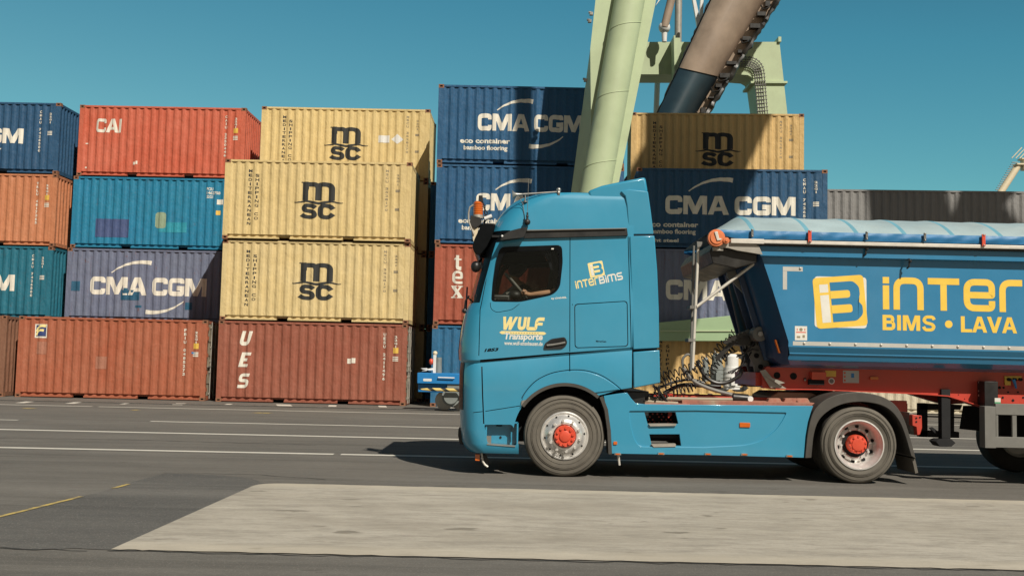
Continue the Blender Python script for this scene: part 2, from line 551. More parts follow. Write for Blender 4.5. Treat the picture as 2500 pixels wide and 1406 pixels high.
_pp = [(-4.75, 7.87), (-2.95, 7.9), (-2.83, 12.2), (-3.1, 12.7), (-3.6, 12.95), (-4.22, 13.0), (-4.3, 11.0), (-4.45, 9.3)]
_pr = random.Random(2); _pj = []
for _i, _a in enumerate(_pp):
    _b = _pp[(_i + 1) % len(_pp)]
    for _k in range(14):
        _q = _k / 14; _j = .0 if _i == 1 else .05
        _pj.append((_a[0] + (_b[0] - _a[0]) * _q + _pr.uniform(-_j, _j) * .5, _a[1] + (_b[1] - _a[1]) * _q + _pr.uniform(-_j, _j)))
sheet('asphalt_patch', _pj, .004,
      asphalt('newer_dark_asphalt', (.122, .115, .105, 1), (.085, .083, .079, 1), (.155, .146, .13, 1), 3))

t = NT('pad_concrete')
c1 = t.noise(t.coord((.55, 1.1, 1)), .8, 5, .62, .38, .64)
c2 = t.noise(t.coord((.8, 2.6, 1)), 1.9, 7, .72, .46, .64)
c4 = t.noise(t.coord((1.2, 4.2, 1)), 3.4, 6, .7, .50, .66)
c3 = t.noise(t.coord((1, 1, 1)), 30, 4, .75, .35, .7)
cs = t.noise(t.coord((.9, 1.8, 1)), 1.9, 3, .5, .655, .70)
cb2 = t.noise(t.coord((.5, .8, 1)), .9, 4, .6, .52, .66)
cw = t.noise(t.coord((.7, 1.6, 1)), 1.2, 5, .6, .60, .72)
col = t.mix(t.mul(c1, .8), (.465, .420, .350, 1), (.375, .335, .272, 1))
col = t.mix(t.mul(c2, .75), col, (.285, .255, .21, 1))
col = t.mix(t.mul(c4, .55), col, (.265, .24, .20, 1))
col = t.mix(t.mul(cw, .6), col, (.56, .51, .42, 1))
col = t.mix(t.mul(cb2, .45), col, (.29, .255, .205, 1))
col = t.mix(t.mul(cs, .7), col, (.15, .13, .10, 1))
col = t.mix(t.mul(c3, .22), col, (.22, .195, .16, 1))
tc = t.new('ShaderNodeTexCoord'); sp = t.new('ShaderNodeSeparateXYZ'); t.lk(tc.outputs['Object'], sp.inputs[0])
ab = t.new('ShaderNodeMath', operation='SUBTRACT'); ab.inputs[1].default_value = 10.05; t.lk(sp.outputs[1], ab.inputs[0])
ab2 = t.new('ShaderNodeMath', operation='ABSOLUTE'); t.lk(ab.outputs[0], ab2.inputs[0])
mr = t.new('ShaderNodeMapRange'); mr.inputs[1].default_value = 1.74; mr.inputs[2].default_value = 1.95; t.lk(ab2.outputs[0], mr.inputs[0])
col = t.mix(t.mul(mr.outputs[0], .5), col, (.50, .44, .345, 1))
t.lk(col, t.b.inputs['Base Color']); t.b.inputs['Roughness'].default_value = .9; t.b.inputs['Specular IOR Level'].default_value = .25
t.bump(c3, .25, .01)
_px = [0.0, .03, .07, .12, .18, .24, .28] + [.28 + .11 * k for k in range(1, 436)]
_pv, _pf = [], []
for _k, _d in enumerate(_px):
    _c = .28 * (1 - math.sqrt(max(0, 1 - ((.28 - _d) / .28) ** 2))) if _d < .28 else 0
    _j = .015 if _d > .3 else 0
    _y1 = 12.2 - .0063 * _d - _c + _pr.uniform(-_j, _j)
    _pv += [(-2.94 + _d, 7.9 + _pr.uniform(-.015, .015), 0), (-2.87 + _d, _y1, 0)]
    if _k: _pf.append((2 * _k - 2, 2 * _k, 2 * _k + 1, 2 * _k - 1))
_pd = MB().add([(x, y, .008) for x, y, z in _pv], _pf).build('concrete_pad', t.mat, None, 0, 0, None, False)
tag(_pd, None, None, None, 'structure')
def crack(pts, w, z, m, seed):
    r_ = random.Random(seed); out = [pts[0]]
    for a_, b_ in zip(pts, pts[1:]):
        n_ = max(2, int(hypot(b_[0] - a_[0], b_[1] - a_[1]) / .12))
        for k_ in range(1, n_ + 1): out.append((a_[0] + (b_[0] - a_[0]) * k_ / n_ + r_.uniform(-.02, .02), a_[1] + (b_[1] - a_[1]) * k_ / n_ + r_.uniform(-.03, .03)))
    ws = [w * r_.uniform(.5, 1.3) for _ in out]
    L_, R_ = [], []
    for k_, q_ in enumerate(stroke(out, ws)):
        if k_ == 0: L_.append(q_[0]); R_.append(q_[3])
        L_.append(q_[1]); R_.append(q_[2])
    sheet('crack', L_ + R_[::-1], z, m)
M['crack'] = plain('tar_filled_crack', (.05, .047, .043, 1), .9)
M['joint'] = plain('concrete_joint', (.335, .295, .235, 1), .9)
crack([(-2.95, 7.86), (6, 7.88)], .02, .004, M['crack'], 5); crack([(-7, 7.84), (-3.1, 7.86)], .025, .0055, M['crack'], 6)
crack([(-4.25, 13.05), (-3.2, 13.1), (-2.2, 12.75)], .02, .0055, M['crack'], 7); crack([(-9, 17.6), (-6.5, 17.9), (-3.2, 17.7)], .03, .004, M['crack'], 8)

t = NT('worn_white_road_paint')
w1 = t.noise(t.coord((.6, 2, 1)), 6, 6, .7, .35, .75)
t.lk(t.mix(t.mul(w1, .55), (.66, .62, .54, 1), (.30, .28, .24, 1)), t.b.inputs['Base Color']); t.b.inputs['Roughness'].default_value = .8
M['roadwhite'] = t.mat
t = NT('worn_yellow_road_paint')
w1 = t.noise(t.coord((1, 1, 1)), 7, 7, .7, .42, .6)
t.lk(t.mix(t.mul(w1, .8), (.55, .40, .11, 1), (.14, .125, .10, 1)), t.b.inputs['Base Color']); t.b.inputs['Roughness'].default_value = .8
M['roadyellow'] = t.mat
def line(a, b, w, m=None, z=.005, ext=0):
    ax, ay = a; bx, by = b
    d = Vector((bx - ax, by - ay)).normalized()
    n = Vector((-d.y, d.x)) * w / 2
    A = Vector(a); B = Vector(b) + d * ext
    return sheet('road_marking', [tuple(A - n), tuple(B - n), tuple(B + n), tuple(A + n)], z, m or M['roadwhite'])
line((-26, 28.35), (-11.35, 28.62), .20); line((-11.18, 28.62), (30, 29.4), .20)
line((-26, 22.0), (-10.4, 22.3), .16); line((-7.8, 22.9), (30, 23.75), .20)
line((-26, 19.3), (30, 20.2), .24)
line((-26, 15.45), (-2.66, 16.07), .20); line((-2.55, 16.07), (30, 16.75), .20)
for px, w in ((62, 36), (182, 36), (310, 22), (438, 40), (556, 24), (694, 60), (812, 32), (934, 32), (1085, 55), (1700, 40), (2060, 40), (2230, 30)):
    x, y = G(px, 981 + .0215 * px * .55)
    hw = w / 2 / FPX * y
    sheet('road_marking', [(x - hw * .2, y - .55), (x + hw, y - .55), (x + hw * .2, y + .5), (x - hw, y + .5)], .005, M['roadwhite'])
line((-4.47, 9.2), (-4.315, 10.72), .055, M['roadyellow'], .009); line((-4.262, 11.42), (-4.235, 11.82), .05, M['roadyellow'], .009)
rail = MB().box(-60, 60, 31.02, 31.10, 0.004, .022, 0).box(-60, 60, 30.90, 31.02, .0, .008, 1).box(-60, 60, 31.10, 31.22, 0, .008, 1)
tag(rail.build('crane_rail', [M['steel'], M['hole']]), None, None, None, 'structure')

# faint old yellow paint left in the lane
for px, py, w, h in ((640, 1008, 50, 1.5), (70, 997, 34, 1.2), (330, 1001, 20, 1.2)):
    x, y = G(px, py); hw = w / 2 / FPX * y
    sheet('road_marking', [(x - hw, y - .12), (x + hw * .7, y - .15), (x + hw, y + .12), (x - hw * .6, y + .15)], .0065, M['roadyellow'])

# ------------------------------------------------------------------ shipping containers
CW, CH = 2.438, 2.591
PER, X0 = .2785, .16
def corr_x(length):                                    # break points of the corrugated side
    xs = [X0]
    x = X0 + .04
    while x + PER < length - X0 - .03:
        xs += [x, x + .062, x + .132, x + .208]
        x += PER
    xs += [x, length - X0]
    return xs
def corr_y(x, length, outer=.012, depth=.038):
    if x < X0 + .04: return outer
    k = (x - X0 - .04)
    n = int((length - X0 - .03 - X0 - .04) // PER)
    if k >= n * PER - 1e-6: return outer
    k = k % PER
    if k < .062: return outer + depth * k / .062
    if k < .132: return outer + depth
    if k < .208: return outer + depth * (1 - (k - .132) / .076)
    return outer
def dent_at(x, z, dent):
    rnd = random.Random(40 + dent)
    ph = [rnd.uniform(0, 6) for _ in range(4)]
    w = .010 * sin(x * 1.7 + ph[0] + z) * sin(z * 1.3 + ph[1]) + .006 * sin(x * 5 + ph[2]) * sin(z * 3 + ph[3])
    return w * sin(pi * min(1, max(0, (z - .165) / 2.37)))
def side_mesh(length, mt, dent=0):
    xs = corr_x(length)
    zs = [.165, .5, .9, 1.3, 1.7, 2.1, 2.535]
    v, f = [], []
    for z in zs:
        for x in xs:
            v.append((x, corr_y(x, length) + dent_at(x, z, dent), z))
    n = len(xs)
    for k in range(len(zs) - 1):
        for i in range(n - 1):
            f.append((k * n + i, k * n + i + 1, (k + 1) * n + i + 1, (k + 1) * n + i))
    m = MB(); m.add(v, f)
    return m.mesh('side_wall', mt, 20, False)
def end_mesh(mt, outer=.02, depth=.045):               # corrugated end, in (y, z), facing +x at x = 0
    ys, xs = [.10], [-outer]
    y = .14
    while y + .25 < CW - .12:
        ys += [y, y + .055, y + .125, y + .18]; xs += [-outer, -outer - depth, -outer - depth, -outer]
        y += .25
    ys += [CW - .10]; xs += [-outer]
    v = [(x, y, .15) for x, y in zip(xs, ys)] + [(x, y, CH - .09) for x, y in zip(xs, ys)]
    n = len(ys)
    return MB().add(v, [(i, i + 1, n + i + 1, n + i) for i in range(n - 1)]).mesh('end_wall', mt, 20, False)
_cast = MB()
_cast.box(0, .178, .045, .162, 0, .118, 0)
_cast.box(0, .045, 0, .045, 0, .118, 0).box(.133, .178, 0, .045, 0, .118, 0).box(.045, .133, 0, .045, 0, .032, 0).box(.045, .133, 0, .045, .086, .118, 0)
_cast.box(.046, .132, .030, .044, .033, .085, 1)
CASTING = _cast.mesh('corner_casting', [M['casting_rust'], M['hole']])
def frame_mesh(length, mt, pockets=True):
    m = MB()
    L = length
    for x0, x1 in ((0, .165), (L - .165, L)):
        for y0, y1 in ((.003, .11), (CW - .11, CW - .003)):
            m.box(x0 + .003, x1 - .003, y0, y1, .118, CH - .118)
    for ya, yb in ((.004, .07), (CW - .07, CW - .004)):
        m.box(.178, L - .178, ya, yb, CH - .075, CH - .012)
    c = L / 2
    cuts = [.178] + ([c - 1.21, c - .85, c + .85, c + 1.21] if pockets else []) + [L - .178]
    for side in (0, 1):
        for i in range(0, len(cuts), 2):
            a, b = cuts[i], cuts[i + 1]
            if side == 0:
                m.box(a, b, .085, .13, .03, .18); m.box(a, b, .006, .085, .03, .082)
            else:
                m.box(a, b, CW - .13, CW - .085, .03, .18); m.box(a, b, CW - .085, CW - .006, .03, .082)
    for x0, x1 in ((.02, .10), (L - .10, L - .02)):
        m.box(x0, x1, .162, CW - .162, CH - .11, CH - .02); m.box(x0, x1, .162, CW - .162, .02, .15)
    m.box(.1, L - .1, .13, CW - .13, .10, .16)
    return m.mesh('frame', mt)
def roof_mesh(length, mt):
    m = MB()
    n = int((length - .3) / .21)
    v = []
    for i in range(n + 1):
        x = .15 + (length - .3) * i / n
        z = CH - .03 + (.014 if i % 2 else 0)
        v += [(x, .06, z), (x, CW - .06, z)]
    return m.add(v, [(2 * i, 2 * i + 2, 2 * i + 3, 2 * i + 1) for i in range(n)]).mesh('roof', mt, 25, False)

class Proto:                                           # one kind of container, copied with all its parts
    def __init__(s, mt, length=6.058, doors=False, doormat=None, castmat=None, marks=None, dent=0, doorframe=None):
        r = bpy.data.objects.new('shipping_container', None)
        COL.objects.link(r)
        r.empty_display_size = .3
        s.root, s.first, s.L = r, True, length
        def part(name, me, loc=(0, 0, 0), scale=(1, 1, 1), parent=None):
            o = bpy.data.objects.new(name, me); COL.objects.link(o)
            o.parent = parent or r
            o.location = loc; o.scale = scale
            return o
        part('frame', frame_mesh(length, doorframe or mt))
        sm = side_mesh(length, mt, dent)
        part('side_wall', sm)
        part('side_wall', sm, (0, CW, 0), (1, -1, 1))
        part('roof', roof_mesh(length, mt))
        part('end_wall', end_mesh(mt), (0, 0, 0), (-1, 1, 1))
        if doors:
            for k in (0, 1):
                d = MB()
                y0, y1 = (.11, CW / 2 - .01) if k == 0 else (CW / 2 + .01, CW - .11)
                d.box(-.055, -.03, y0, y1, .16, CH - .12)
                for z in (.55, 1.0, 1.45, 1.9):
                    d.box(-.03, -.012, y0 + .03, y1 - .03, z, z + .22)
                dd = part('door', d.mesh('door', doormat or mt), (length, 0, 0))
                rod = MB()
                for q in (.30, .72):
                    y = y0 + (y1 - y0) * q
                    rod.cyl((.018, y, .06), (.018, y, CH - .05), .02, None, 8)
                    for z in (.2, .9, 1.25, 1.7, CH - .25):
                        rod.box(-.01, .032, y - .045, y + .045, z, z + .05)
                    rod.box(.0, .03, y - .30, y, 1.08, 1.12)
                part('lock_rods', rod.mesh('lock_rods', M['zinc']), (0, 0, 0), (1, 1, 1), dd)
                hg = MB()
                yh = y0 if k == 0 else y1
                for z in (.3, .85, 1.4, 1.95, 2.25):
                    hg.box(-.05, .012, yh - .05, yh + .05, z, z + .12)
                part('hinges', hg.mesh('hinges', doorframe or mt), (0, 0, 0), (1, 1, 1), dd)
        else:
            part('end_wall', end_mesh(mt), (length, 0, 0))
        cme = CASTING
        if castmat is not None:
            cme = CASTING.copy(); cme.materials[0] = castmat
        for x, sx in ((0, 1), (length, -1)):
            for y, sy in ((0, 1), (CW, -1)):
                for z, sz in ((0, 1), (CH, -1)):
                    part('corner_casting', cme, (x, y, z), (sx, sy, sz))
        brk = corr_x(length)
        s.brk = brk
        for name, layers in (marks or []):
            decal(name, layers, r, lambda u, v, k: (u, corr_y(min(max(u, X0 + 1e-4), length - X0), length) + dent_at(u, v, dent) - .0055 - .0003 * k if X0 < u < length - X0 else -.004 - .0012 * k, v), brk)
        s.kids = [o for o in bpy.data.objects if o.parent is r]
        s.sub = {k: [o for o in bpy.data.objects if o.parent is k] for k in s.kids}
    def put(s, x, y, level, yaw, label, group='stacked shipping containers', only=None):
        if s.first:
            s.first = False
            r = s.root
        else:
            r = s.root.copy(); COL.objects.link(r)
            for k in s.kids:
                c = k.copy(); COL.objects.link(c); c.parent = r
                for q in s.sub[k]:
                    d = q.copy(); COL.objects.link(d); d.parent = c
        r.location = (x, y, level * 2.606)
        r.rotation_euler = (0, 0, radians(yaw))
        tag(r, label, 'container', group)
        return r

# ---- lettering built from strokes
def g_C(w=.98, t=.26): return stroke(fillet([(w - t / 2, .66), (w - t / 2, 1 - t / 2), (t / 2, 1 - t / 2), (t / 2, t / 2), (w - t / 2, t / 2), (w - t / 2, .34)], .20), t)
def g_G(w=1.02, t=.26): return stroke(fillet([(w - t / 2, .70), (w - t / 2, 1 - t / 2), (t / 2, 1 - t / 2), (t / 2, t / 2), (w - t / 2, t / 2), (w - t / 2, .44), (w * .52, .44)], [0, .2, .2, .2, .1, 0, 0]), t)
def g_M(w=1.36): return [[(0, 0), (0, 1), (.40, 1), (.68, .42), (.55, 0.02), (.27, .60), (.27, 0)], [(.68, .42), (.96, 1), (w, 1), (w, 0), (w - .27, 0), (w - .27, .60), (.81, .02), (.55, .02)]]
def g_A(w=1.2): return [[(0, 0), (.40, 1), (.60, 1), (.60, .74), (.47, .40), (.60, .40), (.60, .20), (.39, .20), (.31, 0)], [(w, 0), (.89, 0), (.81, .20), (.60, .20), (.60, .40), (.73, .40), (.60, .74), (.60, 1), (.80, 1)]]
def word(gl, gap=.07):
    out, x = [], 0
    for g in gl:
        if g is None: x += .28; continue
        a, b, _, _ = bbox(g)
        out += xf(g, ox=x - a); x += b - a + gap
    return out
CMA = word([g_C(), g_M(), g_A(), None, g_C(), g_G(), g_M()], .05)
CAI = xf(word([g_C(1.0, .22), g_A(), [[(0, 0), (0, 1), (.26, 1), (.26, 0)]]], .02), shear=.06)
def swoosh(x0, y0, x1, y1, bow, w0, w1, n=14):
    pts, ws = [], []
    for i in range(n + 1):
        q = i / n
        dx, dy = x1 - x0, y1 - y0
        nx, ny = -dy, dx
        k = 4 * q * (1 - q) * bow
        pts.append((x0 + dx * q + nx * k, y0 + dy * q + ny * k)); ws.append(w0 + (w1 - w0) * q)
    return stroke(pts, ws)
def cma_marks(L, x0, x1, z0, z1, eco=None, ids=True, idt='CMAU', old=False):
    W = x1 - x0
    mk = [('lettering', [(fit_box(CMA, x0, x1, z0, z1), M['white_paint'])])]
    s = swoosh(x0 + W * .18, z1 + W * .036, x0 + W * .52, z1 + W * .125, .11, .03, .15)
    s2 = swoosh(x0 + W * .81, z0 - W * .043, x0 + W * .49, z0 - W * .14, .11, .03, .15)
    mk.append(('emblem', [(s, M['white_paint'])])); mk.append(('emblem', [(s2, M['white_paint'])]))
    if eco:
        ps = []
        for k, ln in enumerate(eco):
            h = .16 if k == 0 else .15
            zz = z0 - .42 - .26 * k
            wd = [1.62, 1.42, 1.0][k]
            ps = text_box(ln, x0 - .56 + (.12 if k == 1 else 0.0), x0 - .56 + (.12 if k == 1 else 0) + wd, zz, zz + h * (1.3 if k == 1 else 1), .035)
            mk.append(('lettering', [(ps, M['white_paint'])]))
    if ids: mk += id_marks(L, idt)
    return mk
def vstack(s, x, z, h, w, step, bold=.02):             # letters one under the other
    out = []
    for i, ch in enumerate(s):
        if ch == ' ': continue
        nw = w * (.35 if ch in 'I1' else 1)
        out += text_box(ch, x - nw / 2, x + nw / 2, z - i * step - h, z - i * step, bold)
    return out
def id_marks(L, num='CMAU', mt=None, yellow=False, digits='7426580'):
    mt = mt or M['white_paint']
    out = [('lettering', [(vstack(num + ' ' + digits, L - .72, 2.30, .095, .085, .128, .04), mt)]), ('lettering', [(vstack('22G1', L - .36, 2.22, .075, .095, .105, .04), mt)])]
    out.append(('data_panel', [(rects(*[(L - .45, L - .27, 1.52 - k * .055, 1.555 - k * .055) for k in range(3)]), mt)]))
    if yellow: out.append(('sticker', [(rects((L - .44, L - .27, 1.66, 1.84)), M['yellow_sign'])]))
    return out
def rects(*rs): return [[(a, c), (b, c), (b, d), (a, d)] for a, b, c, d in rs]

# the big black m above a wave and sc
def msc_logo(cx, cz, k):
    t = .25
    m = [[(0, 0), (0, 1.02), (-.06, 1.02), (-.06, 1.08), (.24, 1.08), (.24, 0)]]
    m += stroke(fillet([(.13, .62), (.13, .94), (.66, .94), (.66, 0)], [0, .3, .36, 0], 7), [.1] * 2 + [.24] * 60 if False else .26)
    m += stroke(fillet([(.66, .62), (.66, .94), (1.2, .94), (1.2, 0)], [0, .3, .36, 0], 7), .26)
    wv = [(-.30 + 2.0 * i / 24 - .03, -.11 + .055 * cos(2 * pi * (i / 24 * 2 - .5)) * (1 if 3 < i < 21 else .8) + (.03 if i in (0, 24) else 0)) for i in range(25)]
    wave = stroke(wv, [.04 + .10 * sin(pi * i / 24) for i in range(25)])
    s = stroke(fillet([(.56, -.43), (.40, -.30), (.10, -.30), (.08, -.60), (.50, -.66), (.52, -.98), (.16, -.98), (-.02, -.84)], .2, 6), .22)
    c = stroke(fillet([(1.28, -.50), (1.12, -.30), (.86, -.30), (.76, -.44), (.76, -.84), (.86, -.98), (1.12, -.98), (1.28, -.78)], .18, 6), .23)
    cx0 = .66
    return xf(m + wave + s + c, k, k * .70, cx - cx0 * k, cz)
def msc_marks(L=6.058, sticker=False):
    mk = [('emblem', [(msc_logo(3.06, 1.30, .79), M['black_paint'])])]
    mk.append(('lettering', [(vstack('MEDITERRANEAN', .83, 2.27, .095, .112, .1425, .026), M['black_paint'])])); mk.append(('lettering', [(vstack('SHIPPING CO', 1.06, 2.12, .095, .112, .139, .026), M['black_paint'])]))
    mk.append(('lettering', [(vstack('MSCU 3528170', L - .80, 2.34, .075, .085, .115, .03), M['grey_paint'])])); mk.append(('lettering', [(vstack('22G1', L - .45, 2.2, .06, .09, .1, .03), M['grey_paint'])]))
    for z in (1.62, 1.02): mk.append(('data_panel', [(rects((L - .52, L - .38, z, z + .08)), M['grey_paint'])]))
    if sticker:
        mk.append(('sticker', [(rects((4.22, 4.62, 1.36, 1.62)) + [[(4.68, 1.49), (4.90, 1.32), (5.12, 1.49), (4.90, 1.68)]], M['steel_white'])]))
    return mk

CP = {}
CP['cma_blue'] = container_paint('deep_blue_container_paint', (.020, .078, .165, 1), .10, .18, .2, (.05, .13, .22, 1))
CP['cma_blue2'] = container_paint('bright_blue_container_paint', (.018, .090, .20, 1), .10, .2, .2, (.06, .16, .26, 1))
CP['cai'] = container_paint('salmon_red_container_paint', (.52, .105, .055, 1), .16, .45, .2, (.60, .20, .13, 1))
CP['orange'] = container_paint('faded_orange_container_paint', (.50, .185, .085, 1), .25, .4, .2, (.58, .28, .16, 1))
CP['teal'] = container_paint('teal_blue_container_paint', (.012, .185, .33, 1), .22, .3, .22, (.03, .25, .33, 1))
CP['teal2'] = container_paint('dull_teal_container_paint', (.012, .135, .20, 1), .25, .3, .25, (.03, .2, .26, 1))
CP['lilac'] = container_paint('washed_out_lilac_container_paint', (.135, .155, .235, 1), .65, .5, .2, (.19, .22, .285, 1), True)
CP['redbrown'] = container_paint('red_brown_container_paint', (.36, .098, .048, 1), .3, .55, .24, (.42, .17, .10, 1))
CP['ues'] = container_paint('dark_red_brown_container_paint', (.29, .086, .052, 1), .3, .5, .22, (.35, .145, .095, 1))
CP['tex'] = container_paint('brick_red_container_paint', (.34, .08, .045, 1), .22, .3, .2, (.42, .15, .09, 1))
CP['brown'] = container_paint('dull_brown_container_paint', (.22, .10, .06, 1), .3, .4, .25, (.30, .17, .11, 1))
CP['msc'] = container_paint('straw_yellow_container_paint', (.65, .49, .225, 1), .08, .35, .16, (.64, .51, .28, 1))
CP['msc2'] = container_paint('warm_yellow_container_paint', (.60, .40, .165, 1), .12, .3, .18, (.68, .47, .21, 1))
CP['blu'] = container_paint('mid_blue_container_paint', (.022, .125, .25, 1), .2, .3, .2, (.05, .19, .32, 1))
CP['grey'] = container_paint('grey_container_paint', (.22, .215, .21, 1), .05, .3, .2, (.28, .275, .27, 1))
CP['creamc'] = container_paint('cream_container_paint', (.55, .49, .37, 1), .08, .3, .2)

FR, BK = 33.5, 37.2
L20 = 6.058
def right_at(px, py, Y): return P(px, py, Y)[0] - L20
patch_dark = container_paint('repaint_patch_indigo', (.055, .085, .20, 1), .05, .2, .2)
patch_teal = container_paint('repaint_patch_teal', (.016, .095, .17, 1), .05, .2, .2)
patch_cyan = container_paint('repaint_patch_cyan', (.02, .27, .36, 1), .02, .2, .2)
patch_sage = container_paint('filler_patch_sage', (.25, .33, .22, 1), .02, .2, .2)
patch_pink = container_paint('primer_patch_dusty', (.36, .15, .095, 1), .02, .3, .2)

# blue containers with the wide white lettering
pr = Proto(CP['cma_blue'], marks=cma_marks(L20, .62, 4.74, 1.08, 1.63, None, True), dent=1)
pr.put(right_at(151, 253, BK) , BK, 3, -.6, 'dark blue container with white lettering cut off by the left edge, topmost of its stack')
pr = Proto(CP['orange'], marks=id_marks(L20, 'TRLU', None, True, '4817365'), dent=2)
pr.put(right_at(138, 520, BK) + .01, BK, 2, -.8, 'faded orange container between the dark blue and the teal one at the left edge')
pr = Proto(CP['teal2'], marks=cma_marks(L20, .55, 4.72, .98, 1.56, None, True), dent=3)
pr.put(right_at(128, 690, BK), BK, 1, -.8, 'teal container with the end of white lettering, under the orange one at the left edge')
pr = Proto(CP['brown'], doorframe=CP['brown'], dent=4)
pr.put(right_at(10, 870, FR), FR, 0, .7, 'brown container at the bottom left, only its corrugated end showing')
brown = pr

cai_marks = [('lettering', [(fit_box(CAI, .62, 1.55, 1.60, 2.10), M['white_paint'])]), *id_marks(L20, 'CAIU', None, True, '2350446'),
             ('sticker', [(rects((2.02, 2.10, .44, .54), (2.12, 2.18, .46, .58)), M['white_paint'])]), ('sticker', [(rects((.26, .36, 1.16, 1.20)), M['white_paint'])]), ('sticker', [(rects((.28, .35, .28, .33)), M['white_paint'])])]
pr = Proto(CP['cai'], marks=cai_marks, dent=5)
pr.put(-15.81, 37.35, 3, -.9, 'salmon red container with three slanted white letters, topmost of its stack')
pil_marks = [('lettering', [(text_box('PCIU', 4.84, 5.06, 2.16, 2.27, .03) + text_box('1462758', 4.84, 5.32, 2.02, 2.13, .03) + text_box('22G1', 4.84, 5.06, 1.88, 1.99, .03), M['white_paint'])]),
             ('data_panel', [(rects((5.22, 5.44, 1.66, 1.84)), M['white_paint'])]), ('sticker', [(rects((5.20, 5.36, 1.28, 1.44)), M['yellow_sign'])]),
             ('repaint_patch', [(rects((.86, 2.08, .40, 1.06)), patch_dark)]),
             ('repaint_patch', [(rects((3.15, 4.16, .62, .98)), patch_cyan), ([rrect(3.02, 3.40, .76, 1.34, .12)], patch_sage)])]
pr = Proto(CP['teal'], marks=pil_marks, dent=6)
pr.put(-15.90, 37.35, 2, -.9, 'bright teal container with an indigo repainted patch, under the salmon red one')
lil = cma_marks(L20, .86, 5.05, .94, 1.58, None, False)
for r_ in ((1.98, 2.66, .76, 1.12), (2.08, 2.22, 1.121, 1.19), (.19, .50, 1.05, 1.40), (2.52, 2.75, .50, .58), (4.32, 4.56, .46, .72)): lil.append(('repaint_patch', [(rects(r_), patch_teal)]))
lil.append(('sticker', [(rects((.22, .30, 1.30, 1.38)), M['hub_red'])]))
pr = Proto(CP['lilac'], marks=lil, dent=7)
pr.put(-15.98, 37.35, 1, -.9, 'washed out lilac container with teal patches, right end in shadow of the yellow stack')
lilac = pr
# sign with a blue square and two yellow sweeps
sg = [(rects((.52, .90, 1.90, 2.34)), M['white_paint']), (rects((.55, .87, 1.95, 2.31)), M['navy']),
      (rects((.55, .87, 1.96, 2.30)), container_paint('sign_blue', (.03, .05, .16, 1), .02, .1, .1)),
      (swoosh(.57, 2.10, .86, 2.28, .25, .05, .09) + swoosh(.57, 1.98, .80, 2.14, .28, .05, .08), M['pale_yellow'])]
fl = [('sign', sg), *id_marks(L20, 'FBIU', None, True, '0485273'), ('repaint_patch', [(rects((.60, .92, 1.38, 1.78)), patch_pink)]), ('repaint_patch', [(rects((2.50, 2.86, .95, 1.35)), patch_pink)]),
      ('sticker', [(rects((5.56, 5.68, 1.50, 1.56)), M['bogie_blue'])])]
pr = Proto(CP['redbrown'], doors=True, doormat=M['dirty_door'], doorframe=CP['redbrown'], marks=fl, dent=8)
pr.put(-15.83, 33.62, 0, .7, 'red brown container on the ground with a small blue and yellow square sign')
def ues_glyphs():
    U = stroke(fillet([(0, 1), (0, .12), (.55, .12), (.55, 1)], .25), .26)
    E = stroke([(.62, .90), (0, .90)], .2) + [[(-.13, 0), (-.13, 1), (.16, 1), (.16, 0)]] + stroke([(.05, .5), (.45, .5)], .2) + stroke([(0, .10), (.60, .10)], .2)
    S = stroke(fillet([(.62, .90), (.0, .90), (.0, .52), (.60, .50), (.60, .10), (-.06, .10)], .16), .22)
    return [xf(g, shear=.28) for g in (U, E, S)]
ug = ues_glyphs()
up = []
for g, z, dx in zip(ug, (1.80, 1.12, .45), (.02, 0, -.02)): up += fit_box(g, .68 + dx, 1.08 + dx, z, z + .465)
um = [('lettering', [(up, M['white_paint'])]), *id_marks(L20, 'UESU', None, True, '2411496'), ('sticker', [(rects((4.16, 4.28, 1.30, 1.46), (4.30, 4.42, 1.32, 1.48)), M['white_paint'])])]
pr = Proto(CP['ues'], doors=True, doormat=M['dirty_door'], doorframe=CP['ues'], marks=um, dent=9)
pr.put(-9.37, 33.5, 0, -.8, 'dark red brown container on the ground under the yellow stack, three white slanted letters')
ues = pr

CP['msc_b'] = container_paint('paler_straw_container_paint', (.645, .49, .23, 1), .16, .45, .18, (.66, .55, .33, 1))
CP['msc_c'] = container_paint('dull_straw_container_paint', (.65, .49, .22, 1), .06, .3, .12, (.66, .53, .29, 1))
msc = Proto(CP['msc_b'], marks=msc_marks(), castmat=None, dent=10)
mscb = Proto(CP['msc'], marks=msc_marks(), dent=20)
msc.put(-9.35, 33.5, 1, -.9, 'lower of the two front yellow containers, right on top of the dark red brown one')
mscb.put(-9.36, 33.42, 2, -.9, 'upper of the two front yellow containers, just below the set back yellow one')
m3 = Proto(CP['msc_c'], marks=msc_marks(sticker=True), dent=11)
m3.put(-9.12, 36.95, 3, -.9, 'set back topmost yellow container with a white sticker beside its black emblem')
for lv in (0, 1, 2):
    r = msc.put(-9.12, 36.95, lv, -.9, 'yellow container hidden in the back row behind the front yellow stack', 'containers hidden in the back row')
cm = cma_marks(L20, 1.30, 4.72, 1.10, 1.66, ('eco container', 'bamboo flooring'), False)
pr = Proto(CP['cma_blue2'], marks=cm, dent=12)
pr.put(-2.53, 33.4, 3, -.2, 'dark blue container with white lettering, topmost of the stack behind the green crane leg')
pr.put(-2.52, 33.4, 2, -.2, 'dark blue container with white lettering, behind the cab roof and the amber beacon')
